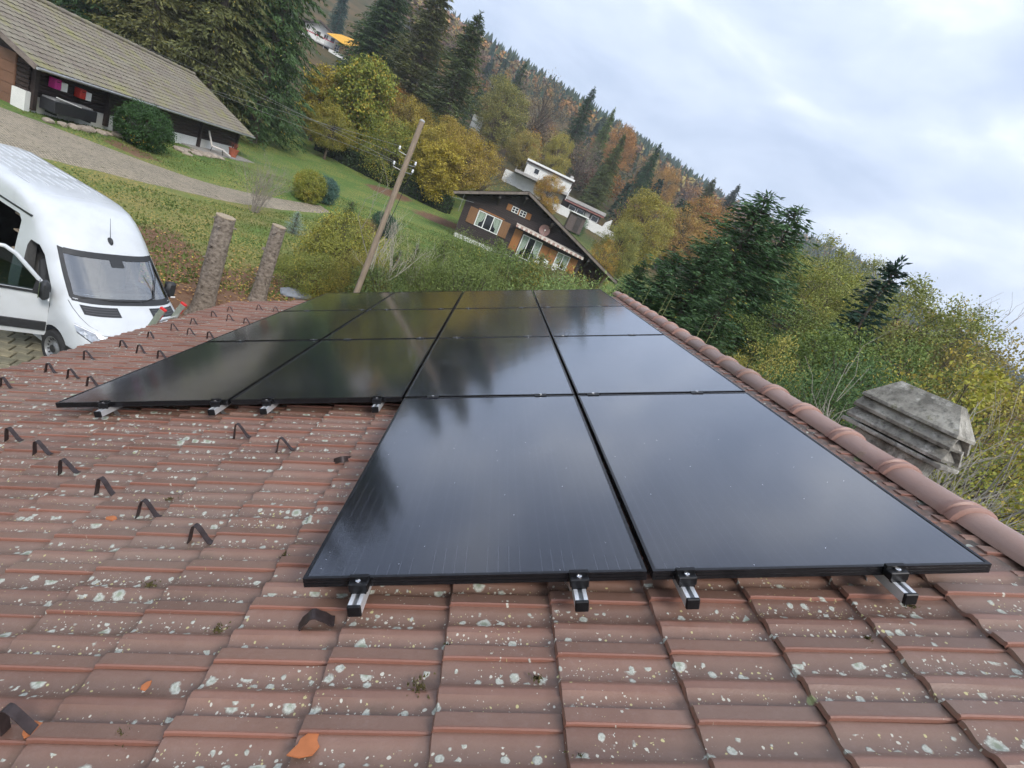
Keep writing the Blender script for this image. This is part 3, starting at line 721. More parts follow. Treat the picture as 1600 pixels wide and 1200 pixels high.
# ------------------------------------------------------------------ ladder leaning on the eave
ALU = pm('ladder_aluminium', (.55, .56, .55), .42, .15, 25, metal=.85); REDP = pm('red_plastic', (.55, .02, .02), .5, .1, 20); WHP = pm('white_sticker', (.8, .8, .8), .5, .03)
lt = rf(5.2, V_EAVE, NT)
base = Vector((lt.x - 1.0, lt.y, 0.0)); top = Vector((lt.x + .02, lt.y, lt.z + .22))
ld = thing('ladder', 'aluminium ladder with red end caps leaning on the eave in front of the van', 'ladder', base)
dirv = (top - base).normalized(); nrm = Vector((-dirv.z, 0, dirv.x)); R = Matrix((( nrm.x, 0, dirv.x), (0, 1, 0), (nrm.z, 0, dirv.z)))
Ln = (top - base).length
for s in (-1, 1):
    y = s * .21
    o = MB().box(R @ Vector((0, y, Ln / 2)), (.075, .028, Ln), R, bev=.004).build('stile', ALU, ld)
    o2 = MB().box(R @ Vector((0, y, Ln + .012)), (.08, .034, .03), R, bev=.004).build('end_cap', REDP, ld)
    MB().box(R @ Vector((-.0385, y, Ln - .10)), (.002, .022, .07), R).build('sticker', REDP, ld)
    MB().box(R @ Vector((.0385, y, Ln - .10)), (.002, .022, .03), R).build('sticker', WHP, ld)
k = .3
while k < Ln - .1:
    MB().tube([R @ Vector((0, -.2, k)), R @ Vector((0, .2, k))], .014, 8).build('rung', ALU, ld); k += .28

# ------------------------------------------------------------------ concrete chimney beyond the ridge
m, t, b = nodes('weathered_concrete')
co = N(t, 'ShaderNodeNewGeometry').outputs['Position']
def nz(sc, det=8, r=.65): return N(t, 'ShaderNodeTexNoise', {'Vector': co, 'Scale': sc, 'Detail': det, 'Roughness': r}).outputs['Fac']
c = mixc(t, ramp2(t, nz(4), .38, .62), (.14, .13, .11), (.38, .36, .31))
c = mixc(t, ramp2(t, nz(9), .56, .66), c, (.48, .46, .41)); c = mixc(t, ramp2(t, nz(30), .5, .75), c, (.06, .058, .05))
c = mixc(t, ramp2(t, nz(13), .62, .7), c, (.13, .13, .05))
t.links.new(c, b.inputs['Base Color']); b.inputs['Roughness'].default_value = .92
bp = N(t, 'ShaderNodeBump', {'Strength': .7, 'Distance': .01, 'Height': nz(60)}); t.links.new(bp.outputs['Normal'], b.inputs['Normal'])
CONC = m
ch = thing('chimney', 'weathered grey concrete chimney with louvred cowl beyond the ridge', 'chimney', (3.02, 2.97, 4.66), math.radians(25.8))
ch.scale = (.55, .66, .94)
def frus(z0, z1, x0, y0, x1, y1, cx=0, cy=0): return MB().grid([[(cx - x, cy - y, z), (cx + x, cy - y, z), (cx + x, cy + y, z), (cx - x, cy + y, z)] for x, y, z in ((x0 - .03, y0 - .03, z0), (x0, y0, z0 + .001), (x0, y0, z0 + .022), (x1, y1, z1))], close=True)
def capped(mb, n=4):
    k = len(mb.v); mb.f.append(tuple(range(k - n, k))); mb.mi.append(0); mb.f.append(tuple(range(n - 1, -1, -1))); mb.mi.append(0); return mb
MB().box((0, -.0, .33), (.46, .66, .76), bev=.01).build('shaft', CONC, ch)
MB().box((0, 0, .727), (.62, .96, .03), bev=.006).build('ledge', CONC, ch)
for i, (z, hw) in enumerate(((.755, .91), (.845, .905))):
    for s in (-1, 1):      # sloping louvre slabs on the long sides
        y0, y1 = hw / 2, hw / 2 - .02
        MB().slab([(s * .31, -y0, z), (s * .31, y0, z), (s * .19, y1, z + .095), (s * .19, -y1, z + .095)], (s * .012, 0, .022)).build('louvre', CONC, ch)
        MB().slab([(-.28, s * (y0 - .05), z), (.28, s * (y0 - .05), z), (.17, s * (y0 - .14), z + .09), (-.17, s * (y0 - .14), z + .09)], (0, s * .012, .02)).build('louvre', CONC, ch)
MB().box((0, 0, .84), (.30, .66, .2)).build('flue', DARK, ch)
capped(frus(.935, 1.135, .31, .44, .10, .27)).build('cap', CONC, ch)
# ------------------------------------------------------------------ barn with garage, along the lane
BD = math.radians(3.3)                                   # its long side runs almost parallel to our ridge, turned 3.3 degrees
BARN_A, BARN_S0, BARN_S1 = 18.2, 24.0, 44.2
bo = Vector((-math.sin(BD) * BARN_S0 - math.cos(BD) * (BARN_A + 5), math.cos(BD) * BARN_S0 - math.sin(BD) * (BARN_A + 5), 1.65))
barn = thing('barn', 'long low barn with mossy tile roof, dark log walls and brown garage door', 'barn', bo, BD)
# local: x toward the lane (eave at x=5), y along the barn from its near end (0) to its far end (20.2), z up from the yard
LB = BARN_S1 - BARN_S0
m, t, b = nodes('mossy_roof_tile')
co = N(t, 'ShaderNodeTexCoord').outputs['Object']
def nz(sc, det=6, r=.6): return N(t, 'ShaderNodeTexNoise', {'Vector': co, 'Scale': sc, 'Detail': det, 'Roughness': r}).outputs['Fac']
c = mixc(t, ramp2(t, nz(1.1, 8, .7), .35, .65), (.17, .14, .115), (.235, .215, .165))
c = mixc(t, ramp2(t, nz(.7, 7, .7), .5, .66), c, (.225, .215, .09))
c = mixc(t, ramp2(t, nz(9, 4, .7), .55, .75), c, (.30, .27, .2))
t.links.new(c, b.inputs['Base Color']); b.inputs['Roughness'].default_value = .9
BROOF = m
def wavy_roof(p0, along, up, L, Wd, nrm, course=.34, wave=.30, amp=.028, step=.035, per=4):
    """profiled tile roof surface: p0 lower corner, unit vectors along the eave and up the slope"""
    nx = int(L / wave) * per; ny = int(round(Wd / course)); rows = []
    for j in range(ny):
        for k, st in ((0, step), (1, .004)):
            y = (j + k) * (Wd / ny)
            rows.append([p0 + along * (L * i / nx) + up * (y + (.0 if k else -.03)) + nrm * (st + amp * (.5 + .5 * math.cos(2 * PI * (i % per) / per)) + random.Random(i // per * 91 + j * 7).uniform(0, .012)) for i in range(nx + 1)])
    return MB().grid(rows)
EZ, RZ = 2.0, 4.38                                     # eave and ridge heights above the yard
sl = math.atan2(RZ - EZ, 5.0); SLn = math.hypot(5.0, RZ - EZ)
upv = Vector((-math.cos(sl), 0, math.sin(sl))); nr = Vector((math.sin(sl), 0, math.cos(sl)))
MB().slab([(5, -.0, EZ - .06), (5, LB, EZ - .06), (0, LB, RZ - .06), (0, 0, RZ - .06)], (0, 0, -.10)).build('roof_boards', pm('old_board', (.12, .095, .075), .85, .3, 4), barn)
MB().slab([(-5, 0, EZ - .06), (0, 0, RZ - .06), (0, LB, RZ - .06), (-5, LB, EZ - .06)], (0, 0, -.10)).build('roof_boards', bpy.data.materials['old_board'], barn)
wavy_roof(Vector((5.03, -.05, EZ - .03)), Vector((0, 1, 0)), upv, LB + .1, SLn, nr).build('roof_tiles', BROOF, barn)
wavy_roof(Vector((-5.03, -.05, EZ - .03)), Vector((0, 1, 0)), Vector((math.cos(sl), 0, math.sin(sl))), LB + .1, SLn, Vector((-math.sin(sl), 0, math.cos(sl)))).build('roof_tiles', BROOF, barn)
MB().tube([(0, y, RZ + .05 + .01 * (i % 2)) for i, y in enumerate(np.linspace(-.05, LB + .05, 50))], [.11 + .02 * (i % 2) for i in range(50)], 8).build('ridge_cap', BROOF, barn, 50)
def log_wall(p, q, z0, z1, pitch=.17, depth=.05, out=Vector((1, 0, 0))):
    n = max(1, int((z1 - z0) / pitch)); rows = []
    for j in range(n):
        for f_, d_ in ((0.02, 0), (.25, depth), (.75, depth), (.98, 0)):
            z = z0 + (j + f_) * (z1 - z0) / n
            rows.append([Vector((p[0], p[1], z)) + out * d_, Vector((q[0], q[1], z)) + out * d_])
    return MB().grid(rows)
LOG = pm('dark_log', (.030, .019, .015), .75, .5, 3, stretch=(4, .4, 4), bump=.3)
WHITE = pm('white_render', (.66, .66, .63), .85, .08, 2, bump=.1)
# front wall under the eave: white plinth, dark logs
MB().box((4.14, LB / 2, -.05), (.3, LB - 1.6, 1.5)).build('plinth', WHITE, barn)
log_wall((4.25, .7), (4.25, LB - .8), .72, 2.3).build('log_wall', LOG, barn)
MB().box((4.05, LB / 2, 1.25), (.3, LB - 1.7, 2.0)).build('wall_core', LOG, barn)
for y in (.85, 5.2, 9.6, 14, LB - .95): MB().box((4.37, y, 1.1), (.16, .2, 1.9)).build('post', LOG, barn)
for i in range(18): MB().box((4.55, .5 + i * (LB - 1) / 17, EZ + .0), (.8, .1, .14), Matrix.Rotation(sl, 3, 'Y')).build('rafter', LOG, barn)
# near gable end: boarded wall, white corner, brown garage door
gp = [Vector((4.15, .7, .2)), Vector((4.15, .7, 2.15)), Vector((0, .7, 4.1)), Vector((-4.15, .7, 2.15)), Vector((-4.15, .7, .2))]
MB().slab(gp, (0, .2, 0)).build('gable_wall', LOG, barn)
MB().slab([p + Vector((0, LB - 1.5, 0)) for p in gp], (0, .2, 0)).build('gable_wall', LOG, barn)
log_wall((3.82, .69), (4.3, .69), .75, 2.15, out=Vector((0, -1, 0))).build('log_wall', LOG, barn)
MB().box((4.1, .6, .28), (.52, .26, 1.1)).build('corner_plinth', WHITE, barn)
GD = pm('brown_garage_door', (.16, .082, .05), .6, .1, 6)
gd = MB().box((2.1, .66, 1.05), (3.4, .06, 2.1)).build('garage_door', GD, barn)
for i in range(5): MB().box((2.1, .622, .21 + i * .42), (3.36, .03, .40), bev=.008).build('panel', GD, gd)
ZINC = pm('zinc_gutter', (.42, .42, .42), .45, .2, 8, metal=.6)
MB().tube([(5.12, y, EZ - .08) for y in np.linspace(-.1, LB + .1, 12)], .06, 8).build('gutter', ZINC, barn, 60)
for i in range(11): MB().box((5.06, .3 + i * (LB - .6) / 10, EZ - .02), (.16, .03, .03)).build('gutter_bracket', ZINC, barn)
FASC = pm('grey_verge_board', (.17, .14, .12), .8, .3, 5)
MB().box((2.5, -.06, (EZ + RZ) / 2 - .05), (SLn + .1, .05, .2), Matrix.Rotation(sl, 3, 'Y')).build('verge_board', FASC, barn)
MB().box((2.5, LB + .06, (EZ + RZ) / 2 - .05), (SLn + .1, .05, .2), Matrix.Rotation(sl, 3, 'Y')).build('verge_board', FASC, barn)
MB().box((4.2, LB - 4, .02), (3.2, 8, .3)).build('terrace_slab', pm('concrete_slab', (.28, .265, .24), .9, .2, 3, bump=.3), barn)
bw = lambda x, y, z: barn_m @ Vector((x, y, z))
barn_m = Matrix.Translation(bo) @ Matrix.Rotation(BD, 4, 'Z')
# boxes on the wall
def wallbox(x, y, z, col, lab, col2=(.7, .7, .68)):
    o = thing('letterbox', lab, 'letterbox', bw(4.37, y, z), BD, 'letterboxes on the barn wall')
    MB().box((.15, 0, .2), (.28, .34, .42), bev=.02).build('body', pm('letterbox_paint', col, .5, .1), o)
    MB().box((.15, .36, .16), (.26, .34, .36), bev=.01).build('tray', pm('letterbox_tray', col2, .5, .1), o)
    MB().box((.292, -.0, .30), (.01, .22, .03)).build('slot', DARK, o)
wallbox(0, 1.65, 1.28, (.45, .02, .20), 'pink and white letterbox on the barn wall by the white corner')
wallbox(0, 3.1, 1.18, (.45, .03, .02), 'red and white letterbox on the barn wall, second from the garage')
# black hanging planter box / bench
BLK = pm('black_paint', (.015, .015, .017), .5, .3, 8)
o = thing('bench', 'black box bench with pale top edge against the white barn plinth', 'bench', bw(4.75, 2.3, .25), BD)
MB().box((0, 0, .33), (.6, 2.5, .5), bev=.02).build('box_body', BLK, o); MB().box((0, -.1, .62), (.5, 2.2, .06)).build('seat', pm('grey_seat_board', (.22, .22, .22), .6, .2), o); MB().box((.3, -.5, .68), (.05, 1.4, .04), Matrix.Rotation(-.12, 3, 'X')).build('edge_board', WHITE, o)
for s in (-1, 1): MB().box((0, s * 1.0, .06), (.4, .1, .14)).build('leg', BLK, o)
o = thing('water_tub', 'black plastic tub standing by the barn plinth beside the round bush', 'tub', bw(5.1, 5.3, .05), BD)
MB().lathe([(0, 0), (.36, 0), (.42, .62), (.45, .64), (.45, .68), (.38, .68), (.36, .1), (0, .08)], 18).build('tub_body', BLK, o, 40)
MB().tube([(-.2, -.3, .75), (.1, 0, .92), (.3, .45, .9)], .05, 8).build('spout', BLK, o, 60)
# reclining garden chair
o = thing('lounge_chair', 'pale reclining garden chair on the terrace at the far end of the barn', 'chair', bw(5.1, 15.0, .17), BD + .4)
CUSH = pm('pale_cushion', (.6, .56, .52), .9, .08, 10)
MB().box((.05, 0, .36), (.75, .55, .07), bev=.02).build('seat', CUSH, o); MB().box((-.48, 0, .78), (.08, .55, .95), Matrix.Rotation(-.38, 3, 'Y'), bev=.02).build('backrest', CUSH, o); MB().box((.62, 0, .24), (.55, .5, .06), Matrix.Rotation(.4, 3, 'Y'), bev=.02).build('footrest', CUSH, o)
for x, y in ((-.35, -.26), (-.35, .26), (.4, -.26), (.4, .26)): MB().tube([(x, y, 0), (x * .8, y, .36)], .015, 6).build('leg', BLK, o)
o = thing('flower_pot', 'red clay flower pot at the far end of the barn terrace', 'pot', bw(5.2, 17.2, .17), BD)
MB().lathe([(0, 0), (.22, 0), (.32, .5), (.35, .5), (.35, .58), (.28, .58), (.26, .48), (0, .46)], 16).build('pot_body', pm('red_clay', (.34, .09, .045), .7, .2), o, 40)
rb = random.Random(2)
for i in range(16): MB().tube([(0, 0, .45), (rb.uniform(-.2, .2), rb.uniform(-.2, .2), .8), (rb.uniform(-.35, .35), rb.uniform(-.35, .35), 1.0)], [.02, .015, .004], 4).build('leaf', pm('reddish_leaf', (.18, .05, .03), .7) if i == 0 else bpy.data.materials['reddish_leaf'], o)
# field stones along the plinth
STONE = pm('field_stone', (.30, .25, .20), .9, .35, 5, bump=.5, bscale=12)
def rock(name, lab, loc, s, seed, group=None, flat=.6, mat=None):
    bm = bmesh.new(); bmesh.ops.create_icosphere(bm, subdivisions=2, radius=1)
    r = random.Random(seed); dirs = [Vector((r.gauss(0, 1), r.gauss(0, 1), r.gauss(0, 1))).normalized() for _ in range(9)]
    for q in bm.verts:
        n = q.co.normalized(); k = min([1.0] + [r2 / max(.05, n.dot(d)) for d, r2 in zip(dirs, [.72, .8, .7, .85, .78, .75, .83, .7, .8]) if n.dot(d) > .3])
        q.co = Vector((n.x * k * s, n.y * k * s * r.uniform(.97, 1.03), n.z * k * s * flat + s * flat * .55))
    me = bpy.data.meshes.new(name); bm.to_mesh(me); bm.free(); me.materials.append(mat or STONE)
    o = link(bpy.data.objects.new(name, me)); o.location = loc; o.rotation_euler = (0, 0, r.uniform(0, 6)); return tag(o, lab, 'stone', group)
for i in range(9):
    y = .5 + i * .62; p = bw(5.2 + rb.uniform(-.15, .2), y, 0); p.z = H(p.x, p.y) - .02
    rock('field_stone', '%s of the field stones from the garage along the barn plinth' % (['first', 'second', 'third', 'fourth', 'fifth', 'sixth', 'seventh', 'eighth', 'ninth'][i]), p, rb.uniform(.2, .33), i, 'field stones along the barn')
for i in range(10):
    y = 8.9 + (i // 2) * .95 + rb.uniform(-.2, .2); p = bw(5.9 + (i % 2) * .55 + rb.uniform(-.15, .15), y, 0); p.z = H(p.x, p.y) - .04
    rock('terrace_stone', 'pale stone in the %s row, %s pair beyond the round bush by the terrace' % (['upper', 'lower'][i % 2], ['first', 'second', 'third', 'fourth', 'fifth'][i // 2]), p, rb.uniform(.3, .5), 40 + i, 'stones below the barn terrace', .4)

# ------------------------------------------------------------------ brown chalet (gable toward us)
KC = 1.273; CY = 42.0
def cz(z): return (z - 5.6) * KC + 5.6
def cx(x): return x * KC
chalet = thing('chalet', 'dark brown timber chalet with low gable, orange shutters and striped awning', 'chalet', (cx(1.5), CY, 2.6))
CL = Vector((cx(1.5), CY, 2.6))
def cp(x, z, d=0.0): return Vector((cx(x), CY - d, cz(z))) - CL          # d = metres out toward us
BRN = pm('brown_stained_board', (.040, .029, .028), .7, .35, 2, stretch=(.3, 1, 6), bump=.2)
def board_face(pts_top, x0, x1, z0, d, name, parent, pitch=.15, dep=.02):
    """horizontally boarded gable face clipped under a roofline"""
    mb = MB(); zmax = max(p[1] for p in pts_top); z = cz(z0)
    xs = [p[0] for p in pts_top]; zs = [p[1] for p in pts_top]
    while z < cz(zmax):
        zt = min(z + pitch, cz(zmax))
        zz = 5.6 + (zt - 5.6) / KC
        lo, hi = x0, x1
        # clip by roofline: find x range where roof height > zz
        grid = np.linspace(x0, x1, 241); ok = grid[np.interp(grid, xs, zs) >= zz - 1e-6]
        if len(ok) < 2: break
        lo, hi = ok[0], ok[-1]
        a = Vector((cx(lo), CY - d, z)) - CL; b_ = Vector((cx(hi), CY - d, z)) - CL
        up = Vector((0, 0, zt - z))
        o_ = Vector((0, -dep, 0))
        mb.grid([[a + up * .04, b_ + up * .04], [a + up * .12 + o_, b_ + up * .12 + o_], [a + up * .98 + o_, b_ + up * .98 + o_], [a + up * 1.0, b_ + up * 1.0]])
        z = zt
    return mb.build(name, BRN, parent)
roofline = [(-3.2, 6.0), (.8, 7.66), (8.1, 5.0)]
board_face(roofline, -2.68, 5.65, 3.75, 0, 'gable_wall', chalet)
MB().slab([cp(-2.68, 3.2, -.1), cp(-2.68, 6.05, -.1), cp(.8, 7.5, -.1), cp(5.65, 5.85, -.1), cp(5.65, 3.2, -.1)], (0, 9, 0)).build('wall', BRN, chalet)
MB().slab([cp(5.6, 3.2, -1.6), cp(5.6, 5.8, -1.6), cp(7.6, 5.1, -1.6), cp(7.6, 3.2, -1.6)], (0, 7, 0)).build('porch_wall', pm('maroon_board', (.05, .022, .022), .7, .3, 3), chalet)
MB().box(cp(7.6, 4.2, -.1), (.2, .2, 2.6)).build('porch_post', pm('pale_post', (.3, .2, .14), .7, .2), chalet)
MB().box(cp(1.5, 3.45, -.05) , (cx(8.3), .2, .85)).build('plinth', WHITE, chalet)
# roof slabs with overhang, boards and verge
EAV = pm('dark_eave', (.05, .042, .038), .8, .3, 4)
mb = MB().slab([cp(-3.46, 6.02, 1.0), cp(.8, 7.79, 1.0), cp(.8, 7.79, -10), cp(-3.46, 6.02, -10)], (0, 0, -.16)); rfc = mb.build('roof', EAV, chalet)
MB().slab([cp(.8, 7.79, 1.0), cp(8.31, 5.05, 1.0), cp(8.31, 5.05, -10), cp(.8, 7.79, -10)], (0, 0, -.16)).build('roof', EAV, chalet)
for (xa, za, xb, zb) in ((-3.5, 6.02, .8, 7.82), (8.35, 5.05, .8, 7.82)):
    a_, b_ = cp(xa, za, 1.05), cp(xb, zb, 1.05); L_ = (b_ - a_).length; u_ = (b_ - a_).normalized(); nn_ = Vector((0, 1, 0)).cross(u_); nn_ = nn_ if nn_.z > 0 else -nn_
    wavy_roof(a_ + nn_ * .01, Vector((0, 1, 0)), u_, 10.9, L_, nn_, per=3).build('roof_tiles', BROOF, chalet)
    MB().slab([a_ + nn_ * .02 + Vector((0, -.0, 0)), b_ + nn_ * .02, b_ - nn_ * .18, a_ - nn_ * .18], (0, -.04, 0)).build('verge_board', FASC, chalet)
for x, z in ((-.75, 6.75), (.8, 7.35), (2.9, 6.6), (6.0, 5.5)):        # purlin ends and brackets
    MB().box(cp(x, z + .08, .45), (.16, .95, .2)).build('purlin', EAV, chalet)
    MB().slab([cp(x, z, .05) + Vector((-.06, 0, 0)), cp(x, z, .75) + Vector((-.06, 0, 0)), cp(x, z - .42, .05) + Vector((-.06, 0, 0))], (.12, 0, 0)).build('bracket', EAV, chalet)
ORG = pm('orange_timber', (.30, .125, .035), .55, .25, 3, stretch=(6, 1, .5)); ORB = pm('tan_timber', (.21, .105, .045), .6, .2, 3, stretch=(6, 1, .5))
WFR = pm('white_window_frame', (.78, .78, .76), .5, .04); WGL = pm('dark_pane', (.012, .014, .016), .06, .2, 2, spec=.6); CURT = pm('green_curtain', (.30, .37, .30), .85, .12, 14, stretch=(8, 1, .6))
def window(x0, x1, z0, z1, parent, cols=3, d=.03, curtains=True, shutters=(1, 1), sw=.55, smat=None, name='window', rowsn=1, frame=.07):
    w = MB().box((cp(x0, z0, d) + cp(x1, z1, d)) / 2 + Vector((0, .05, 0)), (cx(x1 - x0) - .02, .02, (z1 - z0) * KC - .02)).build(name, BLK, parent)
    X0, X1, Z0, Z1 = cx(x0) - CL.x, cx(x1) - CL.x, cz(z0) - CL.z, cz(z1) - CL.z; yy = -d - .03
    wd = (X1 - X0) / cols
    for i in range(cols):
        for j in range(rowsn):
            MB().box((X0 + (i + .5) * wd, yy + .045, Z0 + (j + .5) * (Z1 - Z0) / rowsn), (wd - .04, .012, (Z1 - Z0) / rowsn - .04)).build('pane', WGL, w)
    fm = MB()
    for i in range(cols + 1): fm.box((X0 + i * wd, yy, (Z0 + Z1) / 2), (frame, .06, Z1 - Z0 + frame))
    for j in range(rowsn + 1): fm.box(((X0 + X1) / 2, yy - .004, Z0 + j * (Z1 - Z0) / rowsn), (X1 - X0, .06, frame if j in (0, rowsn) else frame * .6))
    fm.build('frame', WFR, w)
    if curtains:
        for s in (0, 1):
            a = X0 + .03 if s == 0 else X1 - .03; bdir = 1 if s == 0 else -1
            rows = []
            for k in range(9):
                f_ = k / 8; wdt = wd * (.92 - .62 * max(0, f_ - .15) ** 1.3) if f_ < .75 else wd * .38
                rows.append([(a + bdir * wdt * q / 10, yy + .03 - .012 * math.sin(q * 2.4), Z1 - .05 - f_ * (Z1 - Z0 - .1)) for q in range(11)])
            MB().grid(rows).build('curtain', CURT, w, 60)
    for s, sd in zip(shutters, (-1, 1)):
        if not s: continue
        xa = X0 - .06 - sw / 2 if sd < 0 else X1 + .06 + sw / 2
        shp = MB().box((xa, yy - .01, (Z0 + Z1) / 2), (sw, .045, Z1 - Z0 + .08), bev=.008).build('shutter', smat or ORB, parent)
        for q in (.2, .8): MB().box((xa, yy - .042, Z0 + q * (Z1 - Z0)), (sw - .04, .02, .07)).build('batten', smat or ORB, shp)
    return w
MB().box((cp(-.85, 5.72, .05)), (cx(1.75), .09, .1)).build('lintel', ORG, chalet)
window(-1.66, -.1, 4.69, 5.62, chalet, shutters=(1, 1), sw=.70)
window(.22, .62, 6.38, 6.70, chalet, cols=2, rowsn=2, curtains=False, shutters=(1, 0), sw=.40, smat=ORG, frame=.05)
window(.76, 1.16, 6.36, 6.68, chalet, cols=2, rowsn=2, curtains=False, shutters=(0, 1), sw=.40, smat=ORG, frame=.05)
MB().box(cp(.69, 6.53, .04), (.14, .06, .5)).build('mullion_board', ORG, chalet)
# balcony recess: door, panels, window
MB().box(cp(1.16, 4.85, .03), (.68, .05, 1.75)).build('timber_panel', ORG, chalet)
window(1.52, 2.87, 3.98, 5.38, chalet, shutters=(0, 0), name='patio_door')
for x, wd_ in ((3.18, .66), (3.74, .7)): MB().box(cp(x, 4.6, .035), (wd_, .05, 1.75), bev=.01).build('timber_panel', ORG, chalet)
window(4.06, 4.92, 4.36, 5.27, chalet, cols=2, shutters=(0, 1), sw=.66, smat=ORG)
MB().box(cp(5.63, 4.6, .06), (.22, .22, 2.3)).build('corner_post', BRN, chalet)
MB().box(cp(3.2, 3.72, .6), (cx(5.2), 1.5, .12)).build('balcony_floor', EAV, chalet)
# awning with a scalloped striped valance
aw = MB().slab([cp(.83, 5.86, .05), cp(5.64, 5.72, .05), cp(5.66, 5.60, .75), cp(.83, 5.80, .75)], (0, 0, .03)).build('awning', pm('awning_cloth', (.55, .50, .44), .85, .08), chalet)
STA, STB = pm('awning_cream', (.66, .60, .54), .85, .06), pm('awning_rose', (.42, .27, .23), .85, .1)
for i in range(30):
    f0, f1 = i / 30, (i + 1) / 30
    a_ = cp(.83, 5.80, .76).lerp(cp(5.66, 5.60, .76), f0); b_ = cp(.83, 5.80, .76).lerp(cp(5.66, 5.60, .76), f1); mdl = (a_ + b_) / 2
    MB().slab([a_, b_, b_ + Vector((0, 0, -.16)), mdl + Vector((0, 0, -.22)), a_ + Vector((0, 0, -.16))], (0, .01, 0)).build('valance_scallop', STA if i % 2 else STB, aw)
# satellite dish
ds = thing('satellite_dish', 'round brown satellite dish on the gable above the awning', 'satellite dish', CL + cp(2.63, 6.15, .35))
MB().lathe([(0, .10), (.15, .09), (.30, .055), (.44, 0), (.455, 0), (.455, -.02), (.30, .03), (0, .075)], 26, axis='Y').build('reflector', pm('brown_dish', (.23, .13, .115), .5, .15, 5), ds, 50)
MB().tube([(0, .05, -.42), (0, -.35, -.12), (0, -.4, 0)], .018, 6).build('feed_arm', ZINC, ds); MB().box((0, -.42, .02), (.1, .12, .1), bev=.02).build('receiver', WFR, ds); MB().tube([(0, .1, 0), (0, .34, 0)], .03, 8).build('mount', ZINC, ds)
# tv aerial at the left eave
an = thing('aerial', 'thin metal TV aerial at the left end of the chalet roof', 'aerial', CL + cp(-2.9, 5.75, 1.02))
MB().tube([(.1, 0, -.9), (.1, 0, .55)], .012, 5).build('mast', ZINC, an)
MB().tube([(-.75, 0, -.1), (1.0, 0, .2)], .012, 5).build('boom', ZINC, an)
for i in range(6): MB().tube([(-.65 + i * .3, -.3, -.08 + i * .05), (-.65 + i * .3, .3, -.08 + i * .05)], .007, 4).build('element', ZINC, an)
# white plastic chairs on the balcony
for i, (x, lab) in enumerate(((2.98, 'white plastic chair on the chalet balcony beside the patio door'), (3.55, 'white plastic chair on the chalet balcony in front of the timber panels'), (4.15, 'white plastic chair on the chalet balcony below the small window'))):
    o = thing('plastic_chair', lab, 'chair', CL + cp(x, 3.77, .55), rb.uniform(-.4, .4), 'white chairs on the chalet balcony')
    MB().box((0, 0, .42), (.46, .44, .04), bev=.015).build('seat', WFR, o); MB().box((0, .22, .70), (.46, .04, .55), Matrix.Rotation(-.15, 3, 'X'), bev=.02).build('backrest', WFR, o)
    for a_ in (-.19, .19):
        for b_ in (-.18, .18): MB().tube([(a_, b_, 0), (a_ * .92, b_ * .92, .42)], .02, 5).build('leg', WFR, o)
        MB().box((a_ * 1.15, 0, .62), (.05, .42, .03)).build('armrest', WFR, o)

# ------------------------------------------------------------------ white modern house up the slope
KW = 95 / 60.0
def wp(x, z, d=0.0): return Vector((x * KW, 95.0 - d, (z - 5.6) * KW + 5.6))
WL = Vector((5.5 * KW, 95, 11.0))
villa = thing('white_villa', 'white flat-roofed villa in two stepped tiers above the brown chalet', 'house', WL)
def wb(x0, x1, z0, z1, d0, d1, name, mat, parent=None, bev=0):
    a, b_ = wp(x0, z0, d0) - WL, wp(x1, z1, d1) - WL
    return MB().box((a + b_) / 2, (abs(b_.x - a.x), abs(b_.y - a.y), abs(b_.z - a.z)), bev=bev).build(name, mat, parent or villa)
VGREY = pm('villa_grey', (.36, .345, .33), .8, .15, 2); VROSE = pm('rose_trim', (.34, .15, .13), .7, .15); VBRN = pm('villa_timber', (.10, .075, .065), .7, .3)
wb(.05, 5.62, 11.2, 12.75, 0, -8, 'upper_wall', WHITE); wb(-.1, 5.75, 12.72, 12.92, .5, -8.5, 'upper_roof', WFR); wb(-.05, 5.7, 12.55, 12.71, .3, .05, 'fascia', VBRN)
wb(-.95, 5.7, 11.02, 11.3, 1.6, -8, 'terrace_slab', VGREY)
wb(5.5, 10.55, 10.72, 11.08, 1.4, -8, 'lower_roof', VGREY); wb(5.5, 10.5, 10.5, 10.70, 1.2, .9, 'awning', VROSE)
wb(5.4, 10.4, 9.0, 10.72, -.6, -8, 'lower_wall', VBRN)
wb(-2.0, 5.5, 8.9, 10.98, -.8, -8, 'lower_wall', WHITE)
MB().slab([wp(4.6, 8.3, 2.6) - WL, wp(12.6, 8.3, 2.6) - WL, wp(12.6, 9.5, 2.6) - WL, wp(4.6, 9.85, 2.6) - WL], (0, .3, 0)).build('terrace_wall', WHITE, villa)
MB().slab([wp(10.6, 9.2, 1.5) - WL, wp(11.6, 9.2, 1.5) - WL, wp(11.5, 10.75, 1.5) - WL, wp(10.9, 10.2, 1.5) - WL], (0, .3, 0)).build('side_wall', WHITE, villa)
for x in (1.05, 3.1): 
    w_ = wb(x, x + .62, 11.75, 12.35, .06, -.06, 'window', WFR); wb(x + .05, x + .57, 11.8, 12.3, .10, .05, 'pane', WGL, w_)
for x in (6.3, 7.35, 9.2):
    w_ = wb(x, x + .85, 9.75, 10.35, .62, -.62, 'window', WFR); wb(x + .05, x + .8, 9.8, 10.3, .66, .6, 'pane', WGL, w_)
wb(8.35, 8.95, 9.3, 10.4, .62, -.62, 'door', VGREY)
MB().tube([wp(5.55, 10.55, 1.6) - WL, wp(5.55, 11.3, 1.6) - WL, wp(5.75, 11.9, .2) - WL], .06, 6).build('downpipe', WFR, villa)
wb(5.25, 5.65, 12.9, 13.4, -2, -2.8, 'chimney', VGREY)
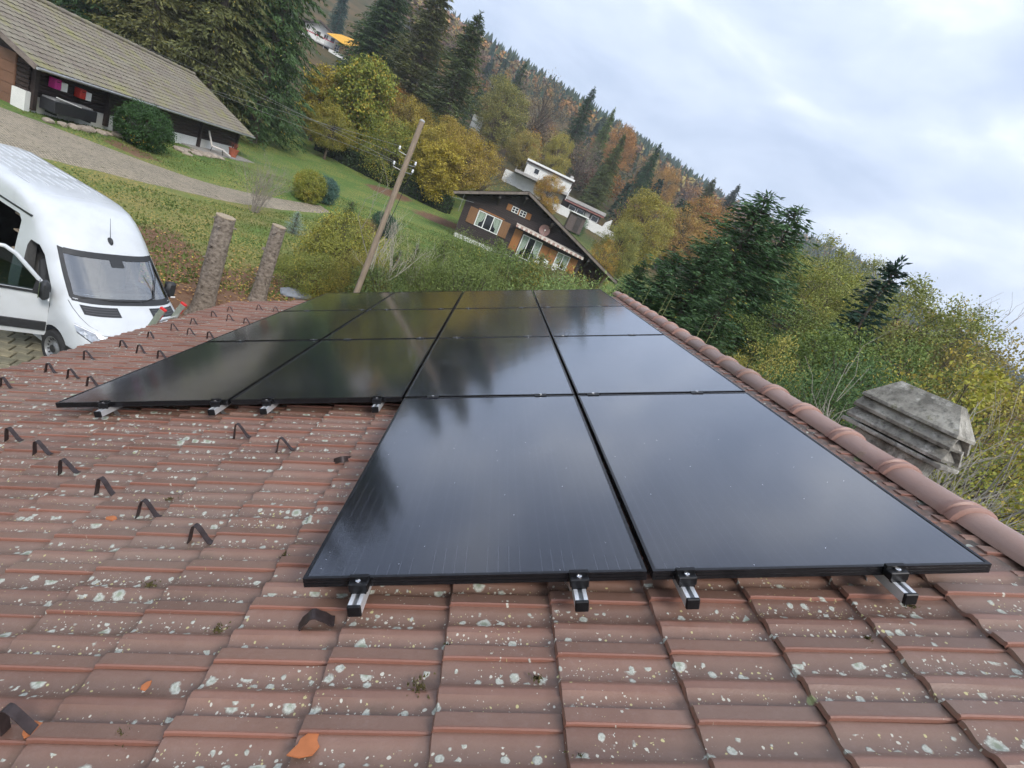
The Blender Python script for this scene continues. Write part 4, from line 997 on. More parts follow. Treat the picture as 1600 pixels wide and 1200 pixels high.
for i in range(12): MB().tube([wp(-.9 + i * .55, 11.3, 1.5) - WL, wp(-.9 + i * .55, 11.75, 1.5) - WL], .02, 4).build('railing_post', VGREY, villa)
# red-brown gable house further up, half hidden
o = thing('gable_house', 'small red-brown gable house half hidden by conifers above the white villa', 'house', wp(11.2, 12.0, -45))
MB().box((0, 2, 2.0), (4.2, 6, 5)).build('wall', pm('brick_red_render', (.25, .10, .07), .85, .2), o)
for s in (-1, 1): MB().slab([(0, -1.6, 6.3), (s * 3.0, -1.6, 4.6), (s * 3.0, 6, 4.6), (0, 6, 6.3)], (0, 0, .25)).build('roof', VGREY, o)
w_ = MB().box((-.4, -1.04, 2.6), (1.0, .1, 1.3)).build('window', WFR, o); MB().box((-.4, -1.1, 2.6), (.8, .05, 1.1)).build('pane', WGL, w_)
# brown roofs and the shed beside the chalet
o = thing('garden_shed', 'brown garden shed with flat roof between the chalet and the white villa', 'shed', wp(5.95, 7.3, 22))
MB().box((0, 0, 1.1), (2.3, 2, 2.4)).build('wall', VBRN, o); MB().box((.1, -.1, 2.38), (2.7, 2.5, .14)).build('roof', WFR, o); MB().box((.3, -1.02, 1.0), (.8, .06, 1.9)).build('door', EAV, o)
# ------------------------------------------------------------------ white house and yellow awning at the top of the slope
KT = 1.8
def tp(x, z, d=0.0): return Vector((x * KT, 153.0 - d, (z - 5.6) * KT + 5.6))
TL = Vector((-33.5 * KT, 153, 26.0))
th = thing('hillside_house', 'white gabled house with balcony high on the slope between the conifers', 'house', TL)
def tb(x0, x1, z0, z1, d0, d1, name, mat, parent=None):
    a, b_ = tp(x0, z0, d0) - TL, tp(x1, z1, d1) - TL
    return MB().box((a + b_) / 2, (abs(b_.x - a.x), abs(b_.y - a.y), abs(b_.z - a.z))).build(name, mat, parent or th)
MB().slab([tp(-37.5, 16.5) - TL, tp(-32.4, 16.5) - TL, tp(-32.4, 19.4) - TL, tp(-35.3, 20.4) - TL, tp(-37.5, 19.6) - TL], (0, 12, 0)).build('wall', WHITE, th)
MB().slab([tp(-35.2, 20.65, 1.5) - TL, tp(-31.7, 19.42, 1.5) - TL, tp(-31.7, 19.42, -13) - TL, tp(-35.2, 20.65, -13) - TL], (0, 0, -.35)).build('roof', VBRN, th)
MB().slab([tp(-35.2, 20.65, 1.5) - TL, tp(-38.3, 19.5, 1.5) - TL, tp(-38.3, 19.5, -13) - TL, tp(-35.2, 20.65, -13) - TL], (0, 0, -.35)).build('roof', VBRN, th)
tb(-37, -32.6, 17.85, 18.5, 2.2, 2.0, 'balcony_wall', WHITE); tb(-37, -32.6, 17.7, 17.85, 2.2, 0, 'balcony_floor', VGREY)
for x in (-35.6, -34.5, -33.5):
    w_ = tb(x, x + .55, 18.7, 19.3, .08, -.05, 'window', VBRN); tb(x + .06, x + .49, 18.75, 19.25, .14, .08, 'pane', WGL, w_)
rw = tb(-37, -32.5, 18.52, 18.64, 2.25, 2.15, 'flower_box', pm('red_flowers', (.4, .03, .06), .8, .4, 6))
an2 = thing('annex', 'cream annex with white balcony below the yellow awning on the slope', 'building', tp(-30.7, 16.3, 4))
AL = tp(-30.7, 16.3, 4)
def ab(x0, x1, z0, z1, d0, d1, name, mat, parent=None):
    a, b_ = tp(x0, z0, d0) - AL, tp(x1, z1, d1) - AL
    return MB().box((a + b_) / 2, (abs(b_.x - a.x), abs(b_.y - a.y), abs(b_.z - a.z))).build(name, mat, parent or an2)
ab(-32.35, -28.4, 15.6, 18.9, 2, -5, 'wall', pm('ochre_render', (.45, .30, .15), .85, .15)); ab(-32.5, -28.4, 16.9, 17.5, 4.2, 4.0, 'balcony_wall', WHITE); ab(-32.5, -28.4, 16.75, 16.9, 4.2, 2, 'balcony_floor', VGREY)
w_ = ab(-32.25, -31.6, 17.5, 18.6, 2.1, 1.9, 'door', WFR)
for i in range(2):
    for j in range(3): ab(-32.2 + i * .32, -31.93 + i * .32, 17.55 + j * .35, 17.85 + j * .35, 2.2, 2.1, 'pane', WGL, w_)
sa = thing('sun_awning', 'bright yellow sloping awning on the hillside house', 'awning', tp(-31.2, 18.8, 5))
SL_ = tp(-31.2, 18.8, 5)
MB().slab([tp(-33.1, 19.05, 5.5) - SL_, tp(-29.6, 18.6, 5.5) - SL_, tp(-28.6, 20.35, 1.2) - SL_, tp(-32.0, 20.1, 1.2) - SL_], (0, 0, .08)).build('canopy', pm('yellow_cloth', (.62, .33, .035), .8, .12), sa)
for x in (-33.0, -29.7): MB().tube([tp(x, 16.9, 5.4) - SL_, tp(x, 18.85, 5.4) - SL_], .06, 5).build('pole', VGREY, sa)
o = thing('hut', 'small white hut glimpsed between conifers right of the yellow awning', 'hut', at(748, 182, 120) - Vector((0, 0, 2.6)))
MB().box((0, 1.5, 1.2), (2.2, 3, 3.0)).build('wall', WHITE, o)
for s in (-1, 1): MB().slab([(0, -.6, 4.2), (s * 2.2, -.6, 2.7), (s * 2.2, 3.4, 2.7), (0, 3.4, 4.2)], (0, 0, .2)).build('roof', VBRN, o)
# ------------------------------------------------------------------ white delivery van
VH = -0.4236
fwd = Vector((math.cos(VH), math.sin(VH), 0))
VLOC = Vector((-5.343, 9.212, 0)) - fwd * 2.96
van = thing('delivery_van', 'white high-roof delivery van parked below the eave with doors open', 'van', VLOC, VH)
X0 = 2.96                                             # local: x forward (front bumper at X0), y to the van's left, z up
Z_ = [.28, .45, .62, .80, .95, 1.05, 1.15, 1.25, 1.36, 1.50, 1.70, 1.90, 2.08, 2.23, 2.38, 2.51, 2.61, 2.68, 2.73, 2.76]
XF = [-.06, 0, 0, -.03, -.10, -.22, -.38, -.54, -.70, -.86, -1.07, -1.28, -1.46, -1.60, -1.77, -1.95, -2.14, -2.38, -2.70, -3.2]
WW = [.93, .98, 1.0, 1.0, 1.0, 1.0, .998, .99, .98, .97, .955, .935, .915, .902, .89, .878, .860, .825, .745, .55]
AC, NP = .80, 3.2
def van_f(z): return float(np.interp(z, Z_, XF)), float(np.interp(z, Z_, WW))
def vs_pt(z, th, off=0.0):
    """point of the nose/windscreen surface at height z, th 0 (centre) .. 90 deg (flank), signed"""
    xf, w = van_f(z); s = 1 if th >= 0 else -1; a = math.radians(abs(th))
    y = w * math.sin(a) ** (2 / NP); x = xf - AC + AC * math.cos(a) ** (2 / NP)
    n = Vector((math.cos(a) * .8 + .001, s * math.sin(a), .45)).normalized()
    return Vector((X0 + x, s * y, z)) + n * off
def th_of_y(z, y):
    _, w = van_f(z); return math.degrees(math.asin(min(1, (abs(y) / w) ** (NP / 2)))) * (1 if y >= 0 else -1)
def vy(z, y, off=0.0): return vs_pt(z, th_of_y(z, y), off)
ths = [0, 6, 12, 18, 25, 32, 40, 48, 57, 66, 75, 83, 90]
Zr = sorted(set(Z_ + [1.43, 1.6, 1.8, 2.0, 2.15, 2.31, 2.45, 2.56, 2.65]))
rows = []
for z in Zr:
    xf, w = van_f(z)
    half = [vs_pt(z, th) for th in ths]
    xs = np.linspace(xf - AC, -5.90, 10)[1:]
    half += [Vector((X0 + x, w, z)) for x in xs]
    half += [Vector((X0 - 5.93, w - .04, z)), Vector((X0 - 5.93, 0, z))]
    other = [Vector((p.x, -p.y, p.z)) for p in half[-2:0:-1]]
    rows.append(half + other)
n = len(rows[0])
mb = MB().grid(rows, close=True)
k = len(mb.v); mb.f.append(tuple(range(n - 1, -1, -1))); mb.mi.append(0)
mb.f.append(tuple(range(k - n, k))); mb.mi.append(0)
m, t, b = nodes('white_van_paint'); b.inputs['Base Color'].default_value = (.80, .82, .84, 1); b.inputs['Roughness'].default_value = .32; b.inputs['Coat Weight'].default_value = .5; b.inputs['Coat Roughness'].default_value = .06
nzv = N(t, 'ShaderNodeTexNoise', {'Vector': N(t, 'ShaderNodeTexCoord').outputs['Object'], 'Scale': 3, 'Detail': 6}).outputs['Fac']
t.links.new(mixc(t, ramp2(t, nzv, .45, .75), (.60, .625, .65), (.53, .55, .565)), b.inputs['Base Color'])
VW = m
VDK = pm('van_interior_dark', (.11, .11, .11), .7, .3, 5); VPL = pm('black_trim_plastic', (.026, .027, .03), .55, .2, 20)
body = fixn(mb.build('body', VW, van))
def cutter(mb):
    o = fixn(mb.build('cutter', VDK)); o.parent = van; return o
cuts = []
def sidepoly(P, y0, y1): return MB().slab([Vector((X0 + x, y0, z)) for x, z in P], (0, y1 - y0, 0))
cab = [(-1.15, .55), (-1.10, 1.20), (-1.18, 1.40), (-1.78, 1.90), (-1.98, 2.05), (-2.30, 2.15), (-2.30, .55)]
cuts.append(cutter(sidepoly(cab, -.80, .80)))
door = [(-1.28, .50), (-1.22, 1.10), (-1.30, 1.40), (-1.70, 1.86), (-1.88, 1.97), (-2.12, 1.97), (-2.18, 1.85), (-2.20, .50)]
cuts.append(cutter(sidepoly(door, -1.3, -.70)))
win = [(-1.36, 1.28), (-1.42, 1.44), (-1.78, 1.86), (-2.12, 1.88), (-2.14, 1.28)]
cuts.append(cutter(sidepoly(win, .70, 1.3)))
cuts.append(cutter(MB().slab([Vector((X0 - .2, y, z)) for y, z in ((-.86, 1.385), (.86, 1.385), (.83, 1.7), (.78, 2.06), (-.78, 2.06), (-.83, 1.7))], (-1.7, 0, 0))))
cuts.append(cutter(sidepoly([(-2.42, .50), (-2.42, 2.46), (-5.7, 2.46), (-5.7, .50)], -.78, .80)))
cuts.append(cutter(sidepoly([(-2.50, .52), (-2.50, 2.18), (-2.60, 2.27), (-3.70, 2.27), (-3.80, 2.18), (-3.80, .52)], -1.3, -.70)))
for wx in (-1.0, -4.665):
    cy_ = MB().lathe([(0, -1.3), (.415, -1.3), (.415, -.62), (0, -.62)], 28, (X0 + wx, 0, .37), 'Y'); cuts.append(cutter(cy_))
    cy_ = MB().lathe([(0, .62), (.415, .62), (.415, 1.3), (0, 1.3)], 28, (X0 + wx, 0, .37), 'Y'); cuts.append(cutter(cy_))
for c in cuts:
    md = body.modifiers.new('cut', 'BOOLEAN'); md.operation = 'DIFFERENCE'; md.solver = 'EXACT'; md.object = c
    try: md.material_mode = 'TRANSFER'
    except Exception: pass
bpy.context.view_layer.update()
dg_ = bpy.context.evaluated_depsgraph_get()
newm = bpy.data.meshes.new_from_object(body.evaluated_get(dg_), preserve_all_data_layers=False, depsgraph=dg_)
body.modifiers.clear(); body.data = newm; newm.name = 'body'
newm.polygons.foreach_set('use_smooth', [True] * len(newm.polygons)); newm.set_sharp_from_angle(angle=math.radians(33))
for c in cuts:
    me_ = c.data; bpy.data.objects.remove(c, do_unlink=True); bpy.data.meshes.remove(me_)
# surface-hugging patches
def patch(name, pts_rows, mat, parent=van, smooth=60): return MB().grid(pts_rows).build(name, mat, parent, smooth)
WS = glassmat('windscreen_glass', (.55, .61, .63), .24)
zs = np.linspace(1.385, 2.065, 9)
def wsw(z): return float(np.interp(z, [1.38, 1.7, 2.06], [.865, .835, .785]))
ws = patch('windscreen', [[vy(z, wsw(z) * q, -.006) for q in np.linspace(-1, 1, 17)] for z in zs], WS)
edge = MB()
for za, zb, ya, yb in ((1.375, 1.425, 1, 1),): edge.grid([[vy(z, wsw(z) * q * 1.005, .002) for q in np.linspace(-1, 1, 17)] for z in (1.372, 1.43)])
edge.grid([[vy(z, wsw(z) * q * 1.005, .002) for q in np.linspace(-1, 1, 17)] for z in (1.985, 2.07)])
for s in (-1, 1): edge.grid([[vy(z, s * wsw(z) * q, .002) for q in (.945, 1.0, 1.008)] for z in zs])
edge.build('screen_border', VPL, ws, 60)
sb = MB().grid([[vy(z, q, .001) for q in (-.10, -.03, .05, .12)] for z in (1.88, 1.95, 2.0)]).build('sensor_housing', VPL, ws, 60)
for s, (a0, a1) in ((1, (-.80, .05)), (-1, (-.05, .78))):
    pass
for pts in ([(.20, 1.40), (.45, 1.45), (.66, 1.75), (.70, 1.99)], [(-.75, 1.41), (-.30, 1.405), (.15, 1.40)]):
    MB().tube([vy(z, -y if False else y, .02) for y, z in pts], [.010, .012, .010, .006][:len(pts)], 5).build('wiper', VPL, van)
# bonnet air vents, headlights, bumper, grille
for s in (-1, 1):
    v_ = patch('bonnet_vent', [[vy(z, s * q, .006) for q in np.linspace(.28, .80, 8)] for z in (1.20, 1.315)], VPL)
    for i in range(3): patch('vent_slat', [[vy(z + i * .03, s * q, .012) for q in np.linspace(.31, .77, 6)] for z in (1.222, 1.232)], pm('vent_grey', (.07, .07, .075), .5) if 'vent_grey' not in bpy.data.materials else bpy.data.materials['vent_grey'], v_)
    hl = MB(); 
    topz = [(.46, .82), (.58, .89), (.70, .955), (.82, 1.01), (.955, 1.05)]; botz = [.745, .735, .75, .80, .93]
    hl.grid([[vy(z, s * y, .012) for (y, z) in topz], [vy((z + b2) / 2, s * y, .02) for (y, z), b2 in zip(topz, botz)], [vy(b2, s * y, .012) for (y, z), b2 in zip(topz, botz)]])
    h_ = hl.build('headlight', pm('headlight_clear', (.45, .47, .5), .08, .5, 12, metal=.5, spec=.8) if 'headlight_clear' not in bpy.data.materials else bpy.data.materials['headlight_clear'], van, 60)
    patch('lamp_strip', [[vy(z + d_, s * y, .022) for (y, z) in topz] for d_ in (-.018, -.006)], WHP, h_)
    patch('lamp_lower_strip', [[vy(b2 + d_, s * y, .018) for (y, z), b2 in zip(topz, botz)] for d_ in (.0, .018)], VPL, h_)  # black plastic strip outlining the lower edge of the headlight
patch('front_bumper', [[vs_pt(z, th, .014) for th in np.linspace(-86, 86, 31)] for z in (.27, .40, .52, .60)], VPL)
patch('grille', [[vy(z, q, .012) for q in np.linspace(-.46, .46, 13)] for z in (.68, .78, .90)], VPL)
for i in range(3): patch('grille_bar', [[vy(z, q, .022) for q in np.linspace(-.44, .44, 11)] for z in (.71 + i * .065, .73 + i * .065)], ZINC)
SEAMM = pm('panel_gap', (.10, .105, .11), .7)
for s in (-1, 1):
    patch('bonnet_seam', [[vy(z, s * y + d_, .003) for z, y in ((1.335, .90), (1.25, .895), (1.15, .87), (1.07, .82), (1.03, .74))] for d_ in (0, .009)], SEAMM)
patch('bonnet_edge', [[vy(z, q, .004) for q in np.linspace(-.72, .72, 17)] for z in (.965, .972)], SEAMM)
patch('cowl', [[vy(z, q, .004) for q in np.linspace(-.86, .86, 17)] for z in (1.345, 1.375)], VPL)
# flank trim, panel lines, roof ribs, rail
for s in (-1, 1):
    for xa, xb in ((-1.50, -2.45), (-3.82, -4.2), (-5.1, -5.85)):
        if s > 0 and xa == -3.82: xa = -2.5
        MB().box((X0 + (xa + xb) / 2, s * 1.003, .66), (xa - xb, .02, .17), bev=.006).build('rubbing_strip', VPL, van)
MB().box((X0 - 3.6, -.885, 2.36), (2.7, .035, .03)).build('door_rail', VPL, van)
gapm = VPL
patch('roof_seam', [[Vector((X0 + np.interp(abs(y), [0, .75], [-2.52, -2.40]) + d_, y, np.interp(abs(y), [0, .55, .745, .825, .86, .878], [2.763, 2.76, 2.73, 2.68, 2.61, 2.51]) + .006)) for y in np.linspace(-.78, .78, 21)] for d_ in (0, -.008)], pm('seam_grey', (.35, .36, .37), .6))
for i in range(9):
    y = -.60 + i * .15; zt = float(np.interp(abs(y), [0, .55, .745, .825, .86], [2.763, 2.76, 2.73, 2.68, 2.61]))
    for (xa, xb) in ((-3.05 - .12 * (i % 2), -3.75), (-3.95, -4.75), (-4.95, -5.75)):
        MB().tube([(X0 + xa, y, zt - .008), (X0 + xa - .06, y, zt + .004), (X0 + xb + .06, y, zt + .004), (X0 + xb, y, zt - .008)], .012, 6).build('roof_rib', VW, van, 60)
af = MB().lathe([(0, -.02), (.05, -.02), (.045, .025), (.03, .055), (0, .065)], 12, (0, 0, 0)).mesh('aerial_base', VPL, 50)
a_ = link(bpy.data.objects.new('aerial_base', af), van); pz = vy(2.26, 0.02, 0); a_.location = pz; a_.scale = (1.7, .8, 1); a_.rotation_euler = (0, .6, 0)
MB().tube([(pz.x, pz.y, pz.z + .04), (pz.x - .10, pz.y, pz.z + .42)], [.006, .003], 5).build('aerial_mast', VPL, van)
# mirrors
def mirror(parent, base, s, nm='wing_mirror'):
    o = MB().box(base + Vector((.02, s * .16, .05)), (.13, .20, .34), bev=.05).build(nm, VPL, parent, 40)
    MB().box(base + Vector((.02, s * .03, -.05)), (.09, .16, .08), bev=.02).build('mirror_arm', VPL, o); MB().box(base + Vector((-.05, s * .16, .06)), (.012, .17, .28)).build('mirror_glass', BOLT, o)
    MB().box(base + Vector((.085, s * .20, -.10)), (.02, .1, .035), bev=.008).build('indicator', WHP, o)
mirror(van, Vector((X0 - 1.35, .97, 1.40)), 1)
# wheels
TYRE = pm('tyre_rubber', (.022, .022, .023), .85, .25, 30); RIM = pm('grey_steel_wheel', (.24, .245, .25), .45, .15, 20, metal=.5)
tyre_me = MB().lathe([(.225, -.095), (.30, -.105), (.335, -.09), (.345, -.06), (.347, 0), (.345, .06), (.335, .09), (.30, .105), (.225, .095), (.225, -.095)], 36, axis='Y').mesh('tyre', TYRE, 50)
rimb = MB().lathe([(.228, -.10), (.218, -.10), (.205, -.075), (.15, -.04), (.10, -.06), (.07, -.085), (0, -.085)], 32, axis='Y')
rim_me = rimb.mesh('rim', RIM, 50)
cutm = MB()
for i in range(16):
    a = 2 * PI * i / 16; c_ = Vector((.178 * math.cos(a), -.066, .178 * math.sin(a)))
    cutm.box(c_, (.036, .01, .022), Matrix.Rotation(-a, 3, 'Y'))
hole_me = cutm.mesh('vent_holes', BLK); hub_me = MB().lathe([(.075, -.088), (.07, -.098), (0, -.10)], 16, axis='Y').mesh('hub_cap', VPL, 50)
for wx in (-1.0, -4.665):
    for s in (-1, 1):
        w_ = link(bpy.data.objects.new('wheel', tyre_me), van); w_.location = (X0 + wx, s * .90, .345); w_.rotation_euler = (0, 0, 0 if s < 0 else PI)
        for nm, md in (('rim', rim_me), ('vent_holes', hole_me), ('hub_cap', hub_me)): link(bpy.data.objects.new(nm, md), w_)
        ar = []
        for r_, o_ in ((.415, .0), (.425, .012), (.465, .012), (.475, .0)):
            ar.append([(X0 + wx + r_ * math.cos(a), s * (1.0 + o_), .37 + r_ * math.sin(a)) for a in np.linspace(-.12, PI + .12, 24)])
        if wx < -4: MB().grid(ar).build('wheel_arch_trim', VPL, van, 50)
# open front passenger door (the van's right side), hinged at the front pillar
HX, HY = X0 - 1.24, -1.0
dr = bpy.data.objects.new('front_door', None); link(dr, van)
# build door flat: x' backwards from hinge, thickness along +y' inward
def dp(x, z, y=0.0): return Vector((-x, y, z))
yo = lambda z: float(np.interp(z, Z_, WW)) - 1.0
low = [(.0, .50), (0.0, 1.12), (.05, 1.30), (.90, 1.30), (.93, .50), (.80, .47), (.15, .47)]
mbd = MB()
zl = [.47, .62, .9, 1.15, 1.30]; ins = [.02, .0, .0, .004, .02]
outer = [[Vector((-x, i_, z)) for x in (0.0, .3, .6, .93)] for z, i_ in zip(zl, ins)]
inner = [[Vector((-x, i_ + .085, z)) for x in (.03, .3, .6, .90)] for z, i_ in zip(zl, ins)]
mbd.grid(outer); mbd.grid([r[::-1] for r in inner])
loop_o = [r[0] for r in outer] + outer[-1][1:] + [r[-1] for r in outer[::-1]][1:] + outer[0][::-1][1:-1]
loop_i = [r[0] for r in inner] + inner[-1][1:] + [r[-1] for r in inner[::-1]][1:] + inner[0][::-1][1:-1]
mbd.grid([loop_o, loop_i], close=True)
d_body = fixn(mbd.build('door_panel', VW, dr, 35))
fpts = [(.05, 1.28), (.10, 1.42), (.48, 1.88), (.62, 1.97), (.86, 1.97), (.92, 1.85), (.93, 1.28)]
MB().tube([dp(x, z, .04 + .05 * (z - 1.28)) for x, z in fpts], .034, 8).build('window_frame', VW, dr, 60)
MB().slab([dp(x, z, .04 + .05 * (z - 1.28)) for x, z in [(.11, 1.30), (.14, 1.42), (.50, 1.85), (.63, 1.94), (.85, 1.94), (.89, 1.84), (.90, 1.30)]], (0, .006, 0)).build('door_glass', glassmat('door_glass_tint', (.30, .36, .36), .04), dr)
MB().box(dp(.46, .66, -.012), (.9, .03, .17), bev=.006).build('rubbing_strip', VPL, dr)
MB().box(dp(.46, 1.285, -.004), (.86, .03, .035)).build('window_seal', VPL, dr)
MB().box(dp(.47, .88, .10), (.8, .05, .62), bev=.02).build('door_lining', VPL, dr); MB().tube([dp(.78, 1.1, -.01), dp(.78, 1.1, -.04), dp(.62, 1.1, -.04), dp(.62, 1.1, -.01)], .012, 6).build('handle', VPL, dr)
MB().slab([dp(.02, 1.22, -.006), dp(.02, 1.40, -.006), dp(.20, 1.50, -.006), dp(.24, 1.26, -.006)], (0, .03, 0)).build('mirror_plate', VPL, dr)
mirror(dr, Vector((-.10, -.02, 1.36)), -1)
dr.location = (HX, HY, 0.02); dr.rotation_euler = (0, 0, math.radians(62))
# cab and load space fittings
MB().box((X0 - 1.30, 0, 1.16), (.42, 1.62, .34), bev=.05).build('dashboard', VPL, van)
SEAT = pm('grey_seat_cloth', (.05, .052, .058), .85, .2, 30)
for y in (-.50, .48):
    st = MB().box((X0 - 2.12, y, 1.25), (.16, .48, .75), Matrix.Rotation(-.15, 3, 'Y'), bev=.05).build('seat', SEAT, van, 40); MB().box((X0 - 1.90, y, .86), (.5, .5, .16), bev=.05).build('seat_cushion', SEAT, st, 40); MB().box((X0 - 2.16, y, 1.74), (.1, .26, .2), bev=.04).build('headrest', SEAT, st, 40)
c_ = Vector((X0 - 1.58, .45, 1.30)); Rr = Matrix.Rotation(-.9, 3, 'Y')
MB().tube([c_ + Rr @ Vector((.19 * math.cos(a), .19 * math.sin(a), 0)) for a in np.linspace(0, 2 * PI, 25)], .016, 6, cap=False).build('steering_wheel', VPL, van, 60)
MB().box((X0 - 2.36, 0, 1.35), (.05, 1.6, 1.6)).build('bulkhead', pm('bulkhead_grey', (.2, .21, .22), .7, .1), van)
# shelving glimpsed through the sliding-door opening
for z in (.95, 1.35, 1.72, 2.05):
    MB().box((X0 - 2.95, -.22, z), (.85, .75, .03)).build('shelf', pm('shelf_grey', (.34, .27, .2), .7, .2) if 'shelf_grey' not in bpy.data.materials else bpy.data.materials['shelf_grey'], van)
rv_ = random.Random(12)
cargo = [((X0 - 2.72, -.42, 1.16), (.34, .3, .3), (.03, .20, .10), 'dark green plastic crate', 'crate'), ((X0 - 2.85, -.56, 1.02), (.6, .06, .10), (.5, .02, .02), 'red bar', 'bar'), ((X0 - 2.74, -.40, 1.51), (.3, .28, .24), (.42, .19, .04), 'orange bag', 'bag'),
         ((X0 - 3.10, -.40, 1.13), (.3, .3, .28), (.35, .30, .22), 'cardboard box', 'box'), ((X0 - 3.12, -.40, 1.52), (.36, .3, .26), (.12, .1, .09), 'dark tool case', 'case'), ((X0 - 2.9, -.42, 1.83), (.7, .2, .14), (.3, .26, .2), 'pale timber offcut', 'timber')]
for (c_, d_, col, lab, cat) in cargo:
    o = thing('cargo_' + cat, lab + ' on the shelving inside the white van', cat, VLOC + Matrix.Rotation(VH, 3, 'Z') @ Vector(c_), VH, 'goods inside the van')
    MB().box((0, 0, 0), d_, bev=.02).build('body', pm('cargo_' + cat, col, .7, .25, 12), o)
    MB().box((.0, -d_[1] / 2 - .004, .02), (d_[0] * .4, .006, d_[2] * .35)).build('tag', WHP, o)
    MB().box((0, 0, d_[2] / 2 + .004), (d_[0] * .9, d_[1] * .9, .008)).build('lid', pm('cargo_lid', (.06, .06, .06), .6) if 'cargo_lid' not in bpy.data.materials else bpy.data.materials['cargo_lid'], o)
# papers on the dashboard
PAP = pm('white_paper', (.75, .77, .8), .8, .06, 8); 
for (x, y, w, l, rz, lab) in ((-1.10, -.02, .16, .34, .1, 'white paper roll lying in the middle of the van dashboard'), (-1.14, -.46, .22, .32, -.1, 'white sheet of paper at the passenger side of the dashboard'), (-1.05, .62, .1, .16, .2, 'small slip of paper at the driver side of the dashboard')):
    rows = [[(i * w - w / 2, j * l - l / 2, .012 * math.sin(i * 3 + j * 2)) for j in np.linspace(0, 1, 6)] for i in np.linspace(0, 1, 4)]
    o = MB().grid(rows).build('paper', PAP); tag(o, lab, 'paper', 'papers on the van dashboard')
    o.location = VLOC + Matrix.Rotation(VH, 3, 'Z') @ Vector((X0 + x, y, 1.36)); o.rotation_euler = (0, -.35, VH + rz)
# ------------------------------------------------------------------ plants
def leaf_material(name, trans=.25, rough=.6, gain=1.0):
    m, t, b = nodes(name)
    oi = N(t, 'ShaderNodeObjectInfo')
    tint = N(t, 'ShaderNodeAttribute', attribute_name='tint').outputs['Fac']
    pos = N(t, 'ShaderNodeNewGeometry').outputs['Position']
    cl = N(t, 'ShaderNodeTexNoise', {'Vector': pos, 'Scale': .9, 'Detail': 3}).outputs['Fac']
    col = mixc(t, 1.0, oi.outputs['Color'], mixc(t, tint, (.8 * gain, .85 * gain, .8 * gain), (2.0 * gain, 1.9 * gain, 1.75 * gain)), 'MULTIPLY')
    thr = mth(t, 'ADD', mth(t, 'MULTIPLY', oi.outputs['Alpha'], 1.6), mth(t, 'MULTIPLY', mth(t, 'SUBTRACT', cl, .62), 2.2))
    t2 = N(t, 'ShaderNodeAttribute', attribute_name='tint2').outputs['Fac']
    aut = mixc(t, tint, (.34, .24, .03), (.58, .48, .09))
    col = mixc(t, mth(t, 'LESS_THAN', t2, thr), col, aut)
    t.links.new(col, b.inputs['Base Color']); b.inputs['Roughness'].default_value = rough; b.inputs['Specular IOR Level'].default_value = .25
    tr = N(t, 'ShaderNodeBsdfTranslucent', {'Color': col}); mx = N(t, 'ShaderNodeMixShader', {'Fac': trans})
    t.links.new(b.outputs[0], mx.inputs[1]); t.links.new(tr.outputs[0], mx.inputs[2]); t.links.new(mx.outputs[0], t.nodes['Material Output'].inputs['Surface'])
    return m
LEAF = leaf_material('foliage', .22, .6, 1.45); NEEDLE = leaf_material('conifer_needles', .15, .55, 1.5)
BARK = pm('grey_brown_bark', (.10, .078, .06), .95, .4, 6, stretch=(3, 3, .6), bump=.5, bscale=14)
TWIG = pm('pale_twig', (.26, .23, .18), .85, .25, 8)

def unit(a): return a / (np.linalg.norm(a, axis=-1, keepdims=True) + 1e-9)
def quads(name, C, D, Wv, mat, rng, kite=.35):
    """leaf blades: centre base C, length vector D, half-width vector W -> kite-shaped quads"""
    k = len(C)
    V = np.stack([C, C + D * kite + Wv, C + D, C + D * kite - Wv], 1).reshape(-1, 3)
    me = bpy.data.meshes.new(name)
    me.vertices.add(4 * k); me.vertices.foreach_set('co', V.ravel())
    me.loops.add(4 * k); me.loops.foreach_set('vertex_index', np.arange(4 * k))
    me.polygons.add(k); me.polygons.foreach_set('loop_start', np.arange(0, 4 * k, 4)); me.polygons.foreach_set('loop_total', np.full(k, 4))
    me.update(calc_edges=True)
    for nm in ('tint', 'tint2'):
        a = me.attributes.new(nm, 'FLOAT', 'FACE'); a.data.foreach_set('value', rng.uniform(0, 1, k))
    me.materials.append(mat)
    return me
